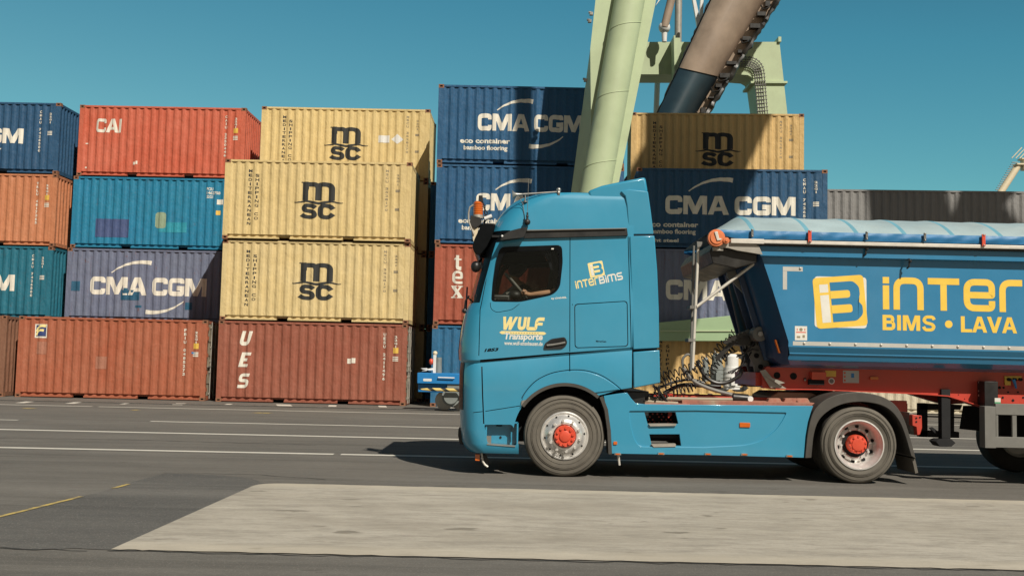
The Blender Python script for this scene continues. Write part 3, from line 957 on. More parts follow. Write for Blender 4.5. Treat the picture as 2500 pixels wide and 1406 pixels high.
def tex_glyphs():
    t_ = stroke(fillet([(.30, 1.05), (.30, .12), (.66, .10)], .14), .27) + [[(.0, .72), (.0, .80), (.30, .98), (.44, .98), (.44, .80), (.66, .80), (.66, .70)]]
    e_ = stroke(fillet([(.05, .40), (.62, .40), (.62, .72), (.16, .74), (.12, .06), (.66, .10)], .2), [.08] * 60)[0:0] + stroke(fillet([(.10, .42), (.60, .42), (.58, .80), (.14, .80), (.14, .08), (.66, .10)], [0, .05, .2, .25, .25, 0]), .16)
    x_ = stroke([(.08, .95), (.62, .05)], .25) + stroke([(.60, .95), (.08, .05)], .12) + stroke([(-.06, .97), (.34, .97)], .08) + stroke([(.40, .97), (.76, .97)], .08) + stroke([(-.06, .04), (.26, .04)], .08) + stroke([(.34, .04), (.78, .04)], .08)
    return t_, e_, x_
tg = tex_glyphs()
tp = fit_box(tg[0], .62, .86, 1.76, 2.24) + fit_box(tg[1], .58, .92, 1.32, 1.74) + fit_box(tg[2], .55, .94, .86, 1.26)
pr = Proto(CP['tex'], marks=[('lettering', [(tp, M['white_paint'])])], dent=13)
pr.put(-2.50, 33.4, 1, -.2, 'brick red container with three white serif letters, partly behind the truck windscreen')
blu = pr = Proto(CP['blu'], dent=14, castmat=None)
pr.put(-2.52, 33.4, 0, -.2, 'mid blue container on the ground, just left of the truck nose')
# right hand stack
rc = Proto(CP['cma_blue'], marks=cma_marks(L20, .93, 5.06, 1.10, 1.70, ('eco container', 'bamboo flooring', 'light steel'), True), dent=15)
rc.put(3.93, 33.3, 2, -3.3, 'dark blue container in the shade, in the stack right of the crane leg')
rl = Proto(CP['lilac'], marks=cma_marks(L20, .98, 5.06, .96, 1.60, None, True), dent=16)
rl.put(3.93, 33.3, 1, -3.3, 'lilac container seen through the gap between the cab and the tipper')
rm = Proto(CP['msc2'], marks=msc_marks(), dent=17)
rm.put(4.10, 36.6, 3, -3.3, 'yellow container striped by crane shadow, topmost right of the crane leg')
rm.put(3.93, 33.3, 0, -3.3, 'yellow container on the ground behind the coiled cables of the truck')
for lv in (0, 1, 2):
    rm.put(4.10, 36.75, lv, -3.3, 'yellow container hidden in the back row behind the stack right of the crane leg', 'containers hidden in the back row')
for lv in (0, 1, 2):
    blu.put(-2.98, 36.9, lv, -.2, 'mid blue container hidden in the back row behind the stack left of the crane leg', 'containers hidden in the back row')
# support for the left back row
for lv, (x, y) in enumerate(((-15.9, 37.35),)):
    ues.put(x, y, 0, -.9, 'dark container hidden on the ground behind the red brown one', 'containers hidden in the back row')
ues.put(right_at(128, 690, BK), BK, 0, -.8, 'dark container hidden on the ground at the left edge behind the brown one', 'containers hidden in the back row')
# long grey boxes behind the trailer
gx = P(1992, 465, 36.4)[0]
gr = Proto(CP['grey'], 12.192, dent=18)
gr.put(gx, 36.5, 2, -3.6, 'long grey container above the tipper tarpaulin, at the right edge')
gr.put(gx, 36.5, 1, -3.6, 'long grey container hidden behind the tipper body, under the visible grey one')
gc = Proto(CP['creamc'], 12.192, dent=19)
gc.put(gx + .1, 36.4, 0, -3.6, 'long cream container on the ground, its foot showing above the rear mudguard')

# ------------------------------------------------------------------ gantry crane
CY = 30.6
crane = thing('gantry_crane', 'pale green rail mounted gantry crane with a rusty brown boom rising behind the containers', 'crane', (*[P(1440, 780, CY)[0]], CY, 0))
tb = MB()
tp0, tp1 = P(1391, 812, CY), P(1699, -900, CY)
tb.cyl((tp0[0], CY, tp0[1]), (tp1[0], CY, tp1[1]), .455, None, 40)
tube = tb.build('leg_tube', M['green'], crane)
sm = MB()                                              # spiral weld seams of the tube
ax = Vector((tp1[0] - tp0[0], 0, tp1[1] - tp0[1])); al = ax.length; ad = ax.normalized(); a1 = Vector((0, -1, 0)); a2 = ad.cross(a1)
for z0 in (1.4, 3.5, 5.6, 7.7, 9.8, 11.9):
    path = []
    for i in range(25):
        th = -pi / 2 + pi * i / 24
        path.append(Vector((tp0[0], CY, tp0[1])) + ad * (z0 + 1.55 + .26 * (i - 12) / 12) + (a1 * cos(th) + a2 * sin(th)) * .457)
    sm.tube(path, .012, 5)
sm.build('weld_seam', M['green'], tube)
fr = PL([(1544, -900), (1454, 0), (1441, 120), (1443, 300), (1432, 800), (1446, 800), (1512, 440), (1602, 0), (1786, -900)], 30.74)
bk = PL([(1544, -900), (1454, 0), (1441, 120), (1417, 300), (1350, 800), (1440, 800), (1500, 440), (1590, 0), (1774, -900)], 31.6)
lp = MB().prism(fr, 30.74, 31.6, 0, bk)
plate = lp.build('leg_plate', M['green'], crane)
for px, py in ((1445, 36), (1441, 54), (1431, 198)):
    x, z = P(px, py, 30.7)
    la = MB(); la.box(x - .07, x + .03, 30.62, 30.74, z - .03, z + .05); la.cyl((x - .1, 30.68, z + .05), (x - .02, 30.68, z + .05), .035, None, 8)
    la.build('lamp_bracket', M['zinc'], plate)
# sill beam just in front of the containers
sb = PL([(1360, 812), (1610, 787), (1800, 769), (1905, 769), (1905, 833), (1610, 832), (1360, 840)], 32.85)
sill = MB().prism(sb, 32.84, 32.98).build('sill_beam', M['green_deep'], crane, .01)
rb = PL([(1612, 806), (1903, 806), (1903, 809), (1612, 809)], 32.8)
MB().prism(rb, 32.80, 32.838).build('rib', M['green'], sill)
# travelling gear on the rail
bb = MB()
x0, z0 = P(1018, 936, 30.4); x1, z1 = P(1300, 916, 30.4)
bb.box(x0, x1, 30.4, 31.5, z0, z0 + .315)
bb.box(x0 + .02, x1, 30.55, 31.4, z0 - .25, z0 - .001)
bogie = bb.build('bogie_beam', M['bogie_blue'], crane, .02)
bl = MB(); a, b = P(1033, 930, 30.4); bl.prism(rrect(a, a + .25, b, b + .075, .03), 30.393, 30.399)
bl.build('plate', M['steel_white'], bogie)
a, b = P(1070, 921, 30.4)
MB().tube([(a, 30.39, b), (a, 30.34, b), (a + .46, 30.34, b - .005), (a + .46, 30.39, b - .005)], .018, 8).build('handrail', M['steel_white'], bogie)
sr = MB()
a, b = P(1057, 912, 30.8)
sr.box(a, a + .085, 30.78, 30.9, b, b + .55, 0); sr.cyl((a + .16, 30.85, b + .0), (a + .16, 30.85, b + .48), .10, .085, 14, 2)
sr.ball((a + .045, 30.84, b + .60), .07, 12, 3)
sr.ball((a - .06, 30.84, b + .35), .07, 12, 1, 1.35)
sr.cyl((a, 30.8, b + .12), (a - .14, 30.8, b + .11), .05, .035, 10, 0)
sr.prism([(a - .13, b + .11), (a - .18, b + .165), (a - .36, b + .15), (a - .30, b + .125), (a - .18, b + .12), (a - .34, b + .07), (a - .2, b + .08)], 30.78, 30.82, 0)
sr.build('warning_siren', [M['steel_white'], M['hub_red'], M['motor_grey'], M['cream']], bogie)
hz = MB()
h0, h1 = P(1022, 950, 30.2), P(1788, 966, 30.2)
n = 60
hz.tube([(h0[0] + (h1[0] - h0[0]) * i / n, 30.2, h0[1] + (h1[1] - h0[1]) * i / n) for i in range(n + 1)], [.012, .03] + [.05] * (n - 3) + [.03, .012], 10)
hz.build('warning_bar', M['hazard'], crane)
def motor(px, py0, py1, r, mt, yy=30.8, name='drive_motor'):
    a, b = P(px, py1, yy); _, c = P(px, py0, yy)
    m = MB()
    m.cyl((a, yy, b), (a, yy, b + (c - b) * .62), r, None, 18); m.cyl((a, yy, b + (c - b) * .62), (a, yy, c - .08), r * .82, r * .8, 18)
    m.cyl((a, yy, c - .08), (a, yy, c), r * .8, r * .5, 18)
    for k in range(4): m.cyl((a, yy, b + (c - b) * (.08 + .13 * k)), (a, yy, b + (c - b) * (.12 + .13 * k)), r * 1.07, None, 18)
    m.box(a - .07, a + .07, yy - r - .07, yy - r * .6, b + .12, b + .36)
    o = m.build(name, mt, crane)
    return o
motor(1750, 862, 938, .185, M['motor_grey'])
motor(1786, 864, 950, .24, M['steel_white'])
motor(1722, 872, 930, .10, M['motor_grey'])
mg = MB()
a, b = P(1102, 968, 30.6)
mg.cyl((a, 30.42, b), (a, 30.7, b), .27, None, 24); mg.cyl((a, 30.34, b), (a, 30.42, b), .2, .22, 24)
mg.box(a - .12, a + .5, 30.45, 30.9, b + .1, b + .38)
mg.build('drive_motor', M['motor_grey'], crane)
for px in (1085, 1125, 1165, 1770, 1820):
    a, b = P(px, 985, 31.0)
    MB().cyl((a, 30.98, .30), (a, 31.14, .30), .28, None, 28).build('travel_wheel', M['steel'], crane)
# far portal behind the stacks
FY = 44.0
pf = PL([(1530, 103), (1903, 103), (1914, 203), (2000, 984), (1950, 984), (1842, 205), (1836, 190), (1826, 184), (1800, 182), (1560, 182), (1549, 190), (1545, 205), (1440, 984), (1392, 984)], FY)
portal = MB().prism(pf, FY, FY + 1.4).build('far_portal', M['green'], crane)
for pts in ([(1832, 200), (1921, 200), (1921, 205), (1832, 205)], [(1899, 92), (1906, 92), (1906, 104), (1899, 104)]):
    MB().prism(PL(pts, FY), FY - .1, FY + 1.5).build('flange', M['green'], portal)
MB().prism(PL([(1637, 103), (1641, 103), (1641, 205), (1639, 205)], FY), FY - .9, FY - .003).build('stiffener', M['green'], portal)
MB().prism(PL([(1642, 101), (1656, 101), (1662, 165), (1641, 204)], FY - .4), FY - .85, FY - .4).build('stiffener', M['green'], portal)
cb = MB()
core = fillet([P(1760, 155, FY), P(1850, 152, FY), P(1862, 300, FY)], [0, .55, 0], 8)
for off in (-.20, -.10, 0, .10, .20):
    q = []
    for i, p in enumerate(core):
        a = Vector(core[max(i - 1, 0)]); b = Vector(core[min(i + 1, len(core) - 1)]); d = (b - a).normalized(); nn = Vector((-d.y, d.x))
        q.append((p[0] + nn.x * off, FY - .12, p[1] + nn.y * off))
    cb.tube(q, .022, 6)
L_ = 0
for i in range(len(core) - 1):
    a, b = Vector(core[i]), Vector(core[i + 1])
    d = b - a; m_ = max(1, int(d.length / .16)); dn = d.normalized(); nn = Vector((-dn.y, dn.x))
    for k in range(m_):
        c = a + d * (k / m_)
        cb.tube([(c.x - nn.x * .24, FY - .15, c.y - nn.y * .24), (c.x + nn.x * .24, FY - .15, c.y + nn.y * .24)], .018, 5)
cb.build('cable_ladder', M['guard_grey'], portal)
# slanting boom
BY = 41.0
def bx(py, u):
    l, r = 1737 - .474 * py, 1900 - .634 * py
    return l + (r - l) * u
def boom_part(pa, pb, name, mt, grow=0.0, u0=0.0, u1=.80, skew=22):
    m = MB(); v = []; nU = 14
    for py in (pa, pb):
        for i in range(nU + 1):
            q = i / nU
            u = u0 + (u1 - u0) * q
            yy = BY - 1.15 * sin(pi * min(1, .10 + q * .9)) ** .7 - grow
            py2 = py + (skew * (q - .3) if py > -800 and py < 400 else 0)
            x, z = P(bx(py2, u), py2, yy)
            v.append((x, yy, z))
        for i in range(nU, -1, -1):
            q = i / nU
            x, z = P(bx(py, u0 + (u1 - u0) * q), py, BY + .8)
            v.append((x, BY + .8 - .3 * grow, z))
    n = 2 * (nU + 1)
    f = [(i, (i + 1) % n, n + (i + 1) % n, n + i) for i in range(n)] + [tuple(range(n - 1, -1, -1)), tuple(range(n, 2 * n))]
    m.add(v, f)
    return m.build(name, mt, crane, 0, 50)
boom_part(-900, 172, 'boom', M['boom_brown'], .04)
boom_part(168, 480, 'boom_lower', M['boom_teal'], 0)  # lower length of the boom, in dark teal
wk = MB()
for pa, pb in ((-900, -300), (-300, 480)):
    v = []
    for py in (pa, pb):
        for u, yy in ((.80, BY - .55), (.97, BY - .75), (1.0, BY - .72), (1.0, BY + .3), (.80, BY + .6)):
            x, z = P(bx(py, u), py, yy); v.append((x, yy, z))
    wk.add(v, [(i, (i + 1) % 5, 5 + (i + 1) % 5, 5 + i) for i in range(5)] + [(4, 3, 2, 1, 0), (5, 6, 7, 8, 9)])
walk = wk.build('walkway', M['boom_brown'], crane)
ca = MB()
rnd = random.Random(4)
py = -300
path = []
while py < 470:
    x, z = P(bx(py, 1.0) + rnd.uniform(-1, 2), py, BY - .85); path.append((x, BY - .85 + rnd.uniform(-.05, .05), z)); py += 7
ca.tube(path, [.10 + rnd.uniform(-.03, .04) for _ in path], 6)
py = -260
while py < 460:
    x, z = P(bx(py, .90) + rnd.uniform(-3, 3), py, BY - .9)
    w = rnd.uniform(.12, .34)
    ca.box(x - w * .7, x + w * .5, BY - 1.0, BY - .72, z - rnd.uniform(.02, .10), z + rnd.uniform(.01, .14))
    if rnd.random() < .7:
        x2, z2 = P(bx(py + 8, .84), py + 8, BY - .9)
        ca.tube([(x + w * .5, BY - .95, z), (x, BY - 1.05, z - .18), (x2, BY - 1.0, z2 - .1), (x2 - .05, BY - .85, z2 + .12)], .035, 6)
    py += rnd.uniform(17, 34)
ca.build('cable_run', M['hose'], walk)
cl = MB()
py = -300
path = []
while py < 470:
    x, z = P(bx(py, 0.0) - rnd.uniform(0, 2), py, BY + .1); path.append((x, BY + .1, z)); py += 9
cl.tube(path, [.05 + rnd.uniform(-.02, .03) for _ in path], 6)
cl.build('edge_cable', M['black'], walk)
# white and grey struts of the superstructure
def strut(name, a, b, r, mt, Y, r1=None):
    p, q = P(*a, Y), P(*b, Y)
    m = MB().cyl((p[0], Y, p[1]), (q[0], Y, q[1]), r, r1, 16)
    return m.build(name, mt, crane)
strut('white_post', (1601, 300), (1607, 150), .125, M['steel_white'], 46.5)
strut('grey_post', (1655, 120), (1666, -700), .16, M['zinc'], 45.5)
strut('link_rod', (1622, 68), (1720, -330), .17, M['boom_brown'], 43.2)
lk = MB()
p = P(1622, 68, 43.3); lk.ball((p[0], 43.3, p[1]), .25, 16)
p2 = P(1622, 103, 43.3); lk.cyl((p[0], 43.3, p[1] - .1), (p2[0], 43.3, p2[1]), .13, .10, 12)
lk.build('ball_joint', M['steel_white'], crane)
for pts in ([(1686, -30), (1692, -30), (1712, 60), (1702, 62)], [(1712, -30), (1718, -30), (1717, 62), (1708, 58)], [(1600, 15), (1625, -30), (1634, -30), (1606, 8)]):
    MB().prism(PL(pts, 43.8), 43.8, 44.0).build('white_brace', M['steel_white'], crane)
# unseen panels added for overhead crane parts, outlined to stripe the stacks with shade
def cast(px, py, wallY, Ys):
    x, z = P(px, py, wallY)
    k = (wallY - Ys) / .9
    return (x + .5 * k, z + k)
OY = 18.0
def overhead(name, pts, wallY, mt='green', th=.25):
    MB().prism([cast(a, b, wallY, OY) for a, b in pts], OY, OY + th).build(name, M[mt], crane)
MB().prism([(14.9, 32.3), (14.9, 29.9), (14.35, 28.9), (12.5, 24.9), (11.0, 21.0), (10.0, 17.8), (13.45, 17.8), (15.0, 21.8), (16.3, 24.9), (18.4, 28.9), (19.25, 30.8), (20.1, 32.3)], OY, OY + .3).build('boom_shade_panel', M['green'], crane)
overhead('mast_shade_panel', [(1253, -300), (1286, -300), (1288, 392), (1290, 610), (1253, 610)], FR)
overhead('jib_shade_panel', [(2095, 300), (2130, 462), (2152, 700), (2345, 700), (2317, 540), (2302, 462), (2270, 300)], 36.2)
overhead('jib_shade_panel', [(2375, 380), (2345, 462), (2320, 540), (2360, 700), (2520, 700), (2480, 580), (2435, 520), (2480, 470), (2480, 380)], 36.2)
uz = 29.0
ug_ = MB()
ug_.box(3.5, 24, OY + .3, OY + 2.2, 50.0, 52.0); ug_.box(5.2, 7.2, OY + 2.2, 32, 50.0, 52.0)
ug_.build('top_girder', M['green'], crane)

# ------------------------------------------------------------------ crane far off on the right
DY = 130.0
dc = thing('harbour_crane', 'cream luffing crane jib far off, rising above the grey container at the right edge', 'crane', (P(2440, 466, DY)[0] - 16, DY, 0))
jb = MB()
a = P(2300, 690, DY); b = P(2486, 404, DY)
jb.cyl((a[0], DY, a[1]), (b[0], DY, b[1]), .42, .42, 14)
jb.build('jib', M['cream'], dc)
hp = MB()
a, b = P(2478, 404, DY), P(2540, 392, DY)
hp.box(a[0], b[0] + 1, DY - .6, DY + .6, a[1], a[1] + .18); hp.box(a[0] + .6, b[0] + 1, DY - .6, DY + .6, a[1] + .7, a[1] + .85)
hp.box(a[0] + .9, a[0] + 1.6, DY - .5, DY + .5, a[1] - .6, a[1] + .7)
for k in range(3): hp.tube([(a[0] - .4 + k * .5, DY, a[1] + .9), (a[0] + .9 + k * .5, DY, a[1] + 2.3)], .06, 6)
hp.build('jib_head', M['cream'], dc)
ld = MB()
a = P(2420, 466, DY)
for k in range(16):
    x, z = P(2432 + 3.1 * k - 8, 474 - 5.1 * k, DY)
    ld.box(x, x + .7, DY - .1, DY + .1, z, z + .07)
ld.build('ladder', M['zinc'], dc)
c0 = P(2300, 690, DY)
MB().box(c0[0] - 2.5, c0[0] + 2.5, DY - 2.5, DY + 2.5, 0, c0[1] + 1).build('mast', M['cream'], dc)

# ------------------------------------------------------------------ tractor unit
YB, YF, YM = 13.56, 16.06, 14.81
def T(px, py, Y=None): return P(px, py, YB if Y is None else Y)
def TP(pts, Y=None): return PL(pts, YB if Y is None else Y)
wheel_f, wheel_r = P(1378, 1063, 13.62), P(2096, 1085, 13.62)
truck = thing('tractor_unit', 'sky blue tractor unit with high roof cab driving left, chrome wheels with red hubs', 'truck', (wheel_f[0] + 1.5, YM, 0))

def bake(o):                                           # settle modifiers into the mesh
    bpy.context.view_layer.update()
    dg = bpy.context.evaluated_depsgraph_get()
    me = bpy.data.meshes.new_from_object(o.evaluated_get(dg))
    o.modifiers.clear()
    old = o.data; o.data = me; me.name = o.name
    return o
def cut(o, cutter_mb, mats, mi=1):
    c = bpy.data.objects.new('cutter', cutter_mb.mesh('cutter', mats, 0))
    COL.objects.link(c)
    m = o.modifiers.new('b', 'BOOLEAN'); m.operation = 'DIFFERENCE'; m.solver = 'EXACT'; m.object = c; m.use_self = True
    bake(o)
    bpy.data.objects.remove(c)
    return o
def smooth(o, a=32):
    me = o.data
    me.polygons.foreach_set('use_smooth', [True] * len(me.polygons))
    me.set_sharp_from_angle(angle=radians(a)); me.update()

LV = [  # row in the photograph, column of the nose there, inset of the sides, corner radius along and across
    (1108, 1146, .05, .22, .40), (1100, 1136, .02, .26, .44), (1085, 1129, .0, .26, .46), (1050, 1125, .0, .26, .46), (1004, 1123, .0, .26, .46),
    (960, 1123, .0, .26, .46, .03), (912, 1124, .0, .26, .46, .085), (888, 1127, .032, .25, .44, .107), (881, 1122, .0, .26, .46, .107), (860, 1121, .0, .26, .46, .09), (830, 1124, .0, .26, .46, .05),
    (800, 1128, .0, .26, .46), (770, 1134, .0, .26, .46), (752, 1141, .0, .26, .46), (740, 1147, .0, .26, .46), (700, 1156, .01, .26, .46), (650, 1169, .02, .26, .46),
    (620, 1177, .03, .26, .46), (590, 1186, .03, .26, .46), (562, 1197, .03, .28, .46), (545, 1204, .035, .30, .50), (520, 1217, .045, .34, .55),
    (500, 1231, .05, .40, .60), (482, 1249, .06, .45, .62), (472, 1264, .07, .50, .65), (464.5, 1286, .10, .52, .66), (461.5, 1330, .16, .5, .6), (459.5, 1400, .34, .5, .5)]
TH = [0, 12, 25, 38, 50, 62, 76, 90]
XR = T(1545, 760)[0]
def cab_ring(lv, off=0.0):
    py, pf, ins, rx, ry = lv[:5]
    sl = lv[5] if len(lv) > 5 else 0
    z = T(1250, py)[1] - .0227 * 0
    xf_ = P(pf, py, 14.15)[0] - off
    ya = YB + ins - off
    xq = xf_ + rx
    near = [(xq + (XR - xq) * k / 8, ya, z + sl * (XR - xq) * k / 8) for k in range(8, 0, -1)]
    for th in TH:
        a = radians(th)
        near.append((xf_ + rx * (1 - sin(a)), ya + ry * (1 - cos(a)), z))
    mid = [(xf_, YM, z)]
    far = [(x, 2 * YM - y, zz) for x, y, zz in reversed(near)]
    return near + mid + far
rings = [cab_ring(l) for l in LV]
NC = len(rings[0]); NS = 8                             # first arc column is NS
def ring_faces(i0, i1, c0, c1, closed=False):
    f = []
    for i in range(i0, i1):
        for c in range(c0, c1):
            f.append((i * NC + c, i * NC + c + 1, (i + 1) * NC + c + 1, (i + 1) * NC + c))
    return f
allv = [v for r in rings for v in r]
iw0, iw1 = 14, 18                                      # windscreen rows
c_a, c_g = NS + 2, NS + 4                              # A pillar and glass columns
c_af, c_gf = NC - 1 - c_a, NC - 1 - c_g
faces = []
for i in range(len(LV) - 1):
    for c in range(NC - 1):
        if iw0 <= i < iw1 + 1 and c_a <= c < c_af: continue
        faces.append((i * NC + c, i * NC + c + 1, (i + 1) * NC + c + 1, (i + 1) * NC + c))
    faces.append((i * NC + NC - 1, i * NC, (i + 1) * NC, (i + 1) * NC + NC - 1))
last = (len(LV) - 1) * NC
faces.append(tuple(last + c for c in range(NC)))
cb_ = MB(); cb_.add(allv, faces)
cabm = cb_.mesh('cab', [M['truck'], M['inside']], 0, True)
cab = bpy.data.objects.new('cab', cabm); link(cab, truck)
# make sure the skin faces outwards
bm = bmesh.new(); bm.from_mesh(cabm)
top = max(bm.faces, key=lambda f: f.calc_center_median().z)
if top.normal.z < 0: bmesh.ops.reverse_faces(bm, faces=bm.faces)
bmesh.ops.remove_doubles(bm, verts=bm.verts, dist=1e-4)
bm.to_mesh(cabm); bm.free()
so = cab.modifiers.new('s', 'SOLIDIFY'); so.thickness = .035; so.offset = -1; so.material_offset = 1; so.material_offset_rim = 0
bake(cab)
wcx, wcz = wheel_f
def arc_pts(cx, cz, r, a0, a1, n=24): return [(cx + r * cos(radians(a0 + (a1 - a0) * i / n)), cz + r * sin(radians(a0 + (a1 - a0) * i / n))) for i in range(n + 1)]
ARCR = .665
arch = TP([(1660, 924), (1612, 935), (1515, 950), (1474, 962)]) + arc_pts(wcx, wcz, ARCR, 52, 176, 26) + TP([(1266, 1085), (1267, 1140), (1660, 1140)])
window = fillet(TP([(1221, 603), (1372, 598), (1374, 640), (1367, 702), (1350, 719), (1270, 737), (1199, 736), (1203, 690), (1212, 634)]), [.07, .07, .05, .10, .08, .06, .05, .06, .06], 5, True)
win_in = fillet(TP([(1234, 616), (1363, 610), (1365, 641), (1361, 699), (1347, 715), (1269, 732.5), (1206, 731), (1211, 690), (1222, 638)]), [.06, .06, .05, .08, .07, .05, .04, .05, .05], 5, True)
stepcut = fillet(TP([(1182, 1036), (1250, 1036), (1262, 1060), (1261, 1087), (1190, 1082), (1187, 1060)]), .03, 4, True)
k1 = MB().prism(arch, YB - .5, YF + .5); k1.prism(window, YB - .5, YF + .5); k1.prism(stepcut, YB - .3, YB + .14)
cut(cab, k1, [M['truck'], M['inside']])
gv = MB()
def groove(pts, w=.010, d=.016, fil=.0):
    p = TP(pts)
    if fil: p = fillet(p, fil, 5)
    for q in stroke(p, w): pass
    n = len(p)
    L, R = [], []
    for s_ in (stroke(p, w),):
        for k, q in enumerate(s_):
            if k == 0: L.append(q[0]); R.append(q[3])
            L.append(q[1]); R.append(q[2])
    gv.prism(L + R[::-1], YB - .3, YB + d, 1)
gv_sets = []
def flush():
    global gv
    if gv.f:
        cut(cab, gv, [M['truck'], M['inside']])
    gv = MB()
flare = [(1277, 968), (1290, 950), (1310, 930), (1345, 912), (1392, 905), (1430, 906), (1468, 918), (1498, 938), (1512, 950)]
groove([(1204, 597), (1185, 690), (1172, 757), (1169, 868)], .010, .05); groove([(1392, 577), (1391.5, 700), (1391, 858)], .010, .055); groove([(1391, 861), (1391, 908)], .012, .06)
groove([(1534, 577), (1540, 800), (1541, 852)], .010, .055); groove([(1398, 745), (1398, 742)], .008)
flush()
groove([(1273, 972), (1286, 951), (1308, 928), (1345, 909.5), (1392, 902), (1430, 903), (1470, 915.5), (1500, 936), (1516, 950)], .010, .03, .12)
flush()
groove([(1176, 884), (1178, 960), (1181, 1034)], .016, .02)
h_out = fillet(TP([(1402, 742), (1532, 734), (1534, 846), (1403, 850)]), .05, 5, True)
h_in = fillet(TP([(1404, 744), (1530, 736), (1532, 844), (1405, 848)]), .045, 5, True)
gv.ringprism(h_out, h_in, YB - .3, YB + .012, 1)
groove([(1197, 739), (1198, 754), (1212, 763), (1250, 756), (1268, 742)], .007, .01, .04)
groove([(1131, 1010), (1178, 1004)], .009); groove([(1185, 1003.5), (1284, 988)], .009)
groove([(1222, 562), (1229, 535), (1243, 508)], .006, .008, .08)
flush()
lo = MB()                                              # the long crease under the door, a wedge that closes to the rear
lo.prism(TP([(1172, 878), (1392, 859.5), (1392, 862.5), (1180, 884), (1172, 884)]), YB - .3, YB + .03, 1)
lo.prism(TP([(1391, 860), (1541, 853), (1541, 857), (1391, 864)]), YB - .3, YB + .018, 1)
cut(cab, lo, [M['truck'], M['inside']])
smooth(cab, 30)
# small pieces of the cab
def tpiece(name, pts, y0, y1, mt, bevel=.006, fil=0, parent=None):
    p = TP(pts, y0)
    if fil: p = fillet(p, fil, 4, True)
    return MB().prism(p, y0, y1).build(name, mt, parent or cab, bevel)
# windscreen, A pillars and the black band above them
gi = iw1
wv = MB(); wv.add(allv, ring_faces(iw0, iw1, c_g, c_gf)); wv.build('windscreen', M['screen'], truck, 0, 50, None, False)
pv = MB(); pv.add(allv, ring_faces(iw0, iw1, c_a, c_g) + ring_faces(iw0, iw1, c_gf, c_af) + ring_faces(iw1, iw1 + 1, c_a, c_af))
pv.build('windscreen_pillar', M['gloss_black'], cab, 0, 50, None, False)
# black trim round the upper windscreen corner
tr_ = MB(); r3 = [cab_ring(l, .005) for l in LV[iw1 - 1:iw1 + 2]]
tr_.add([v for r in r3 for v in r], [(i * NC + c, i * NC + c + 1, (i + 1) * NC + c + 1, (i + 1) * NC + c) for i in (1,) for c in list(range(NS - 0, c_a)) + list(range(c_af, NC - 1 - NS))])
tr_.build('corner_trim', M['gloss_black'], cab, 0, 50, None, False)
# door window
wf = MB().ringprism(window, win_in, YB - .004, YB + .03)
win = wf.build('window_frame', M['gloss_black'], truck, .004)
MB().prism(win_in, YB + .010, YB + .016).build('window_pane', M['glass'], win)
wf2 = MB().ringprism(window, win_in, YF - .03, YF + .004).build('window_frame', M['gloss_black'], truck)
MB().prism(win_in, YF - .016, YF - .010).build('window_pane', M['dark_glass'], wf2)
tpiece('frosted_mark', [(1346, 606), (1352, 606), (1352, 609), (1346, 609)], YB - .0065, YB - .0045, M['white'], 0, 0, win)
# black strip under the roof, camera arm over the door
tpiece('roof_strip', [(1268, 564), (1531, 557), (1533, 575.5), (1268, 583)], YB - .006, YB + .06, M['black'])
tpiece('strip_edge', [(1286, 561), (1528, 556.5), (1528, 559), (1286, 564)], YB - .03, YB + .03, M['guard_grey'], .003)
am = MB()
am.prism(fillet(TP([(1221, 588), (1225, 577), (1245, 565), (1268, 559), (1289, 556), (1284, 567), (1279, 581)], YB - .1), .02, 3, True), YB - .16, YB + .02)
am.build('camera_arm', M['black'], truck, .012)
a, b = T(1226, 577, YB - .14); MB().ball((a, YB - .165, b), .016, 8).build('arm_lamp', M['steel_white'], truck)
# sun visor and front mirrors
sv = MB()
o1 = TP([(1178, 549), (1211, 550), (1203, 582), (1190, 606), (1172, 628), (1160, 622), (1154, 606), (1159, 588)], 13.9)
o1f = fillet(o1, .03, 3, True)
sv.prism(o1f, 13.72, 15.9)
sv.build('sun_visor', M['gloss_black'], truck, .012)
fm = MB(); a, b = P(1162, 652, 13.9)
fm.ball((a, 13.85, b), .068, 12, 0, 1.15); fm.cyl((a + .02, 13.9, b + .05), (a + .10, 14.0, b + .14), .018, None, 8)
fm.build('front_mirror', M['black'], truck)
wp = MB()
a, b = P(1134, 757, 13.95); wp.tube([(a, 13.95, b), (a + .01, 13.92, b + .12), (a + .06, 13.9, b + .19), (a + .04, 13.9, b + .17), (a + .12, 13.95, b + .1)], .012, 6); wp.ball((a, 13.95, b - .01), .035, 8)
wp.tube([(a + .02, 14.0, b + .02), (a - .0, 14.6, b + .35)], .012, 6)
wp.build('wiper', M['black'], truck)
# beacon and its bracket
bc = thing_ = MB()
a, b = P(1167, 525, 14.0)
_, b2 = P(1167, 492, 14.0)
bc.cyl((a, 14.0, b), (a, 14.0, b2 - .015), .066, .062, 20, 0); bc.cyl((a, 14.0, b2 - .015), (a, 14.0, b2), .062, .045, 20, 0)
for k in range(5): bc.cyl((a, 14, b + .02 + k * .03), (a, 14, b + .03 + k * .03), .069, None, 20, 0)
bc.cyl((a, 14, b - .05), (a, 14, b), .070, .066, 20, 1)
bc.prism(TP([(1149, 527), (1172, 532), (1176, 548), (1160, 560), (1147, 548)], 13.95), 13.9, 14.12, 2)
bc.prism(TP([(1169, 478), (1178, 478), (1180, 495), (1168, 493)], 13.98), 13.95, 14.05, 2)
bc.build('beacon', [M['amber'], M['zinc'], M['black']], truck, .003)
br = MB()
br.tube([P_ for P_ in [(lambda q: (q[0], 13.9, q[1]))(P(x, y, 13.9)) for x, y in ((1157, 572), (1150, 556), (1144, 540), (1144, 520), (1147, 506), (1156, 500))]], .012, 8, 0)
br.tube([(lambda q: (q[0], 14.05, q[1]))(P(x, y, 14.05)) for x, y in ((1178, 494), (1184, 505), (1183, 520), (1188, 535), (1178, 552))], .010, 6, 1)
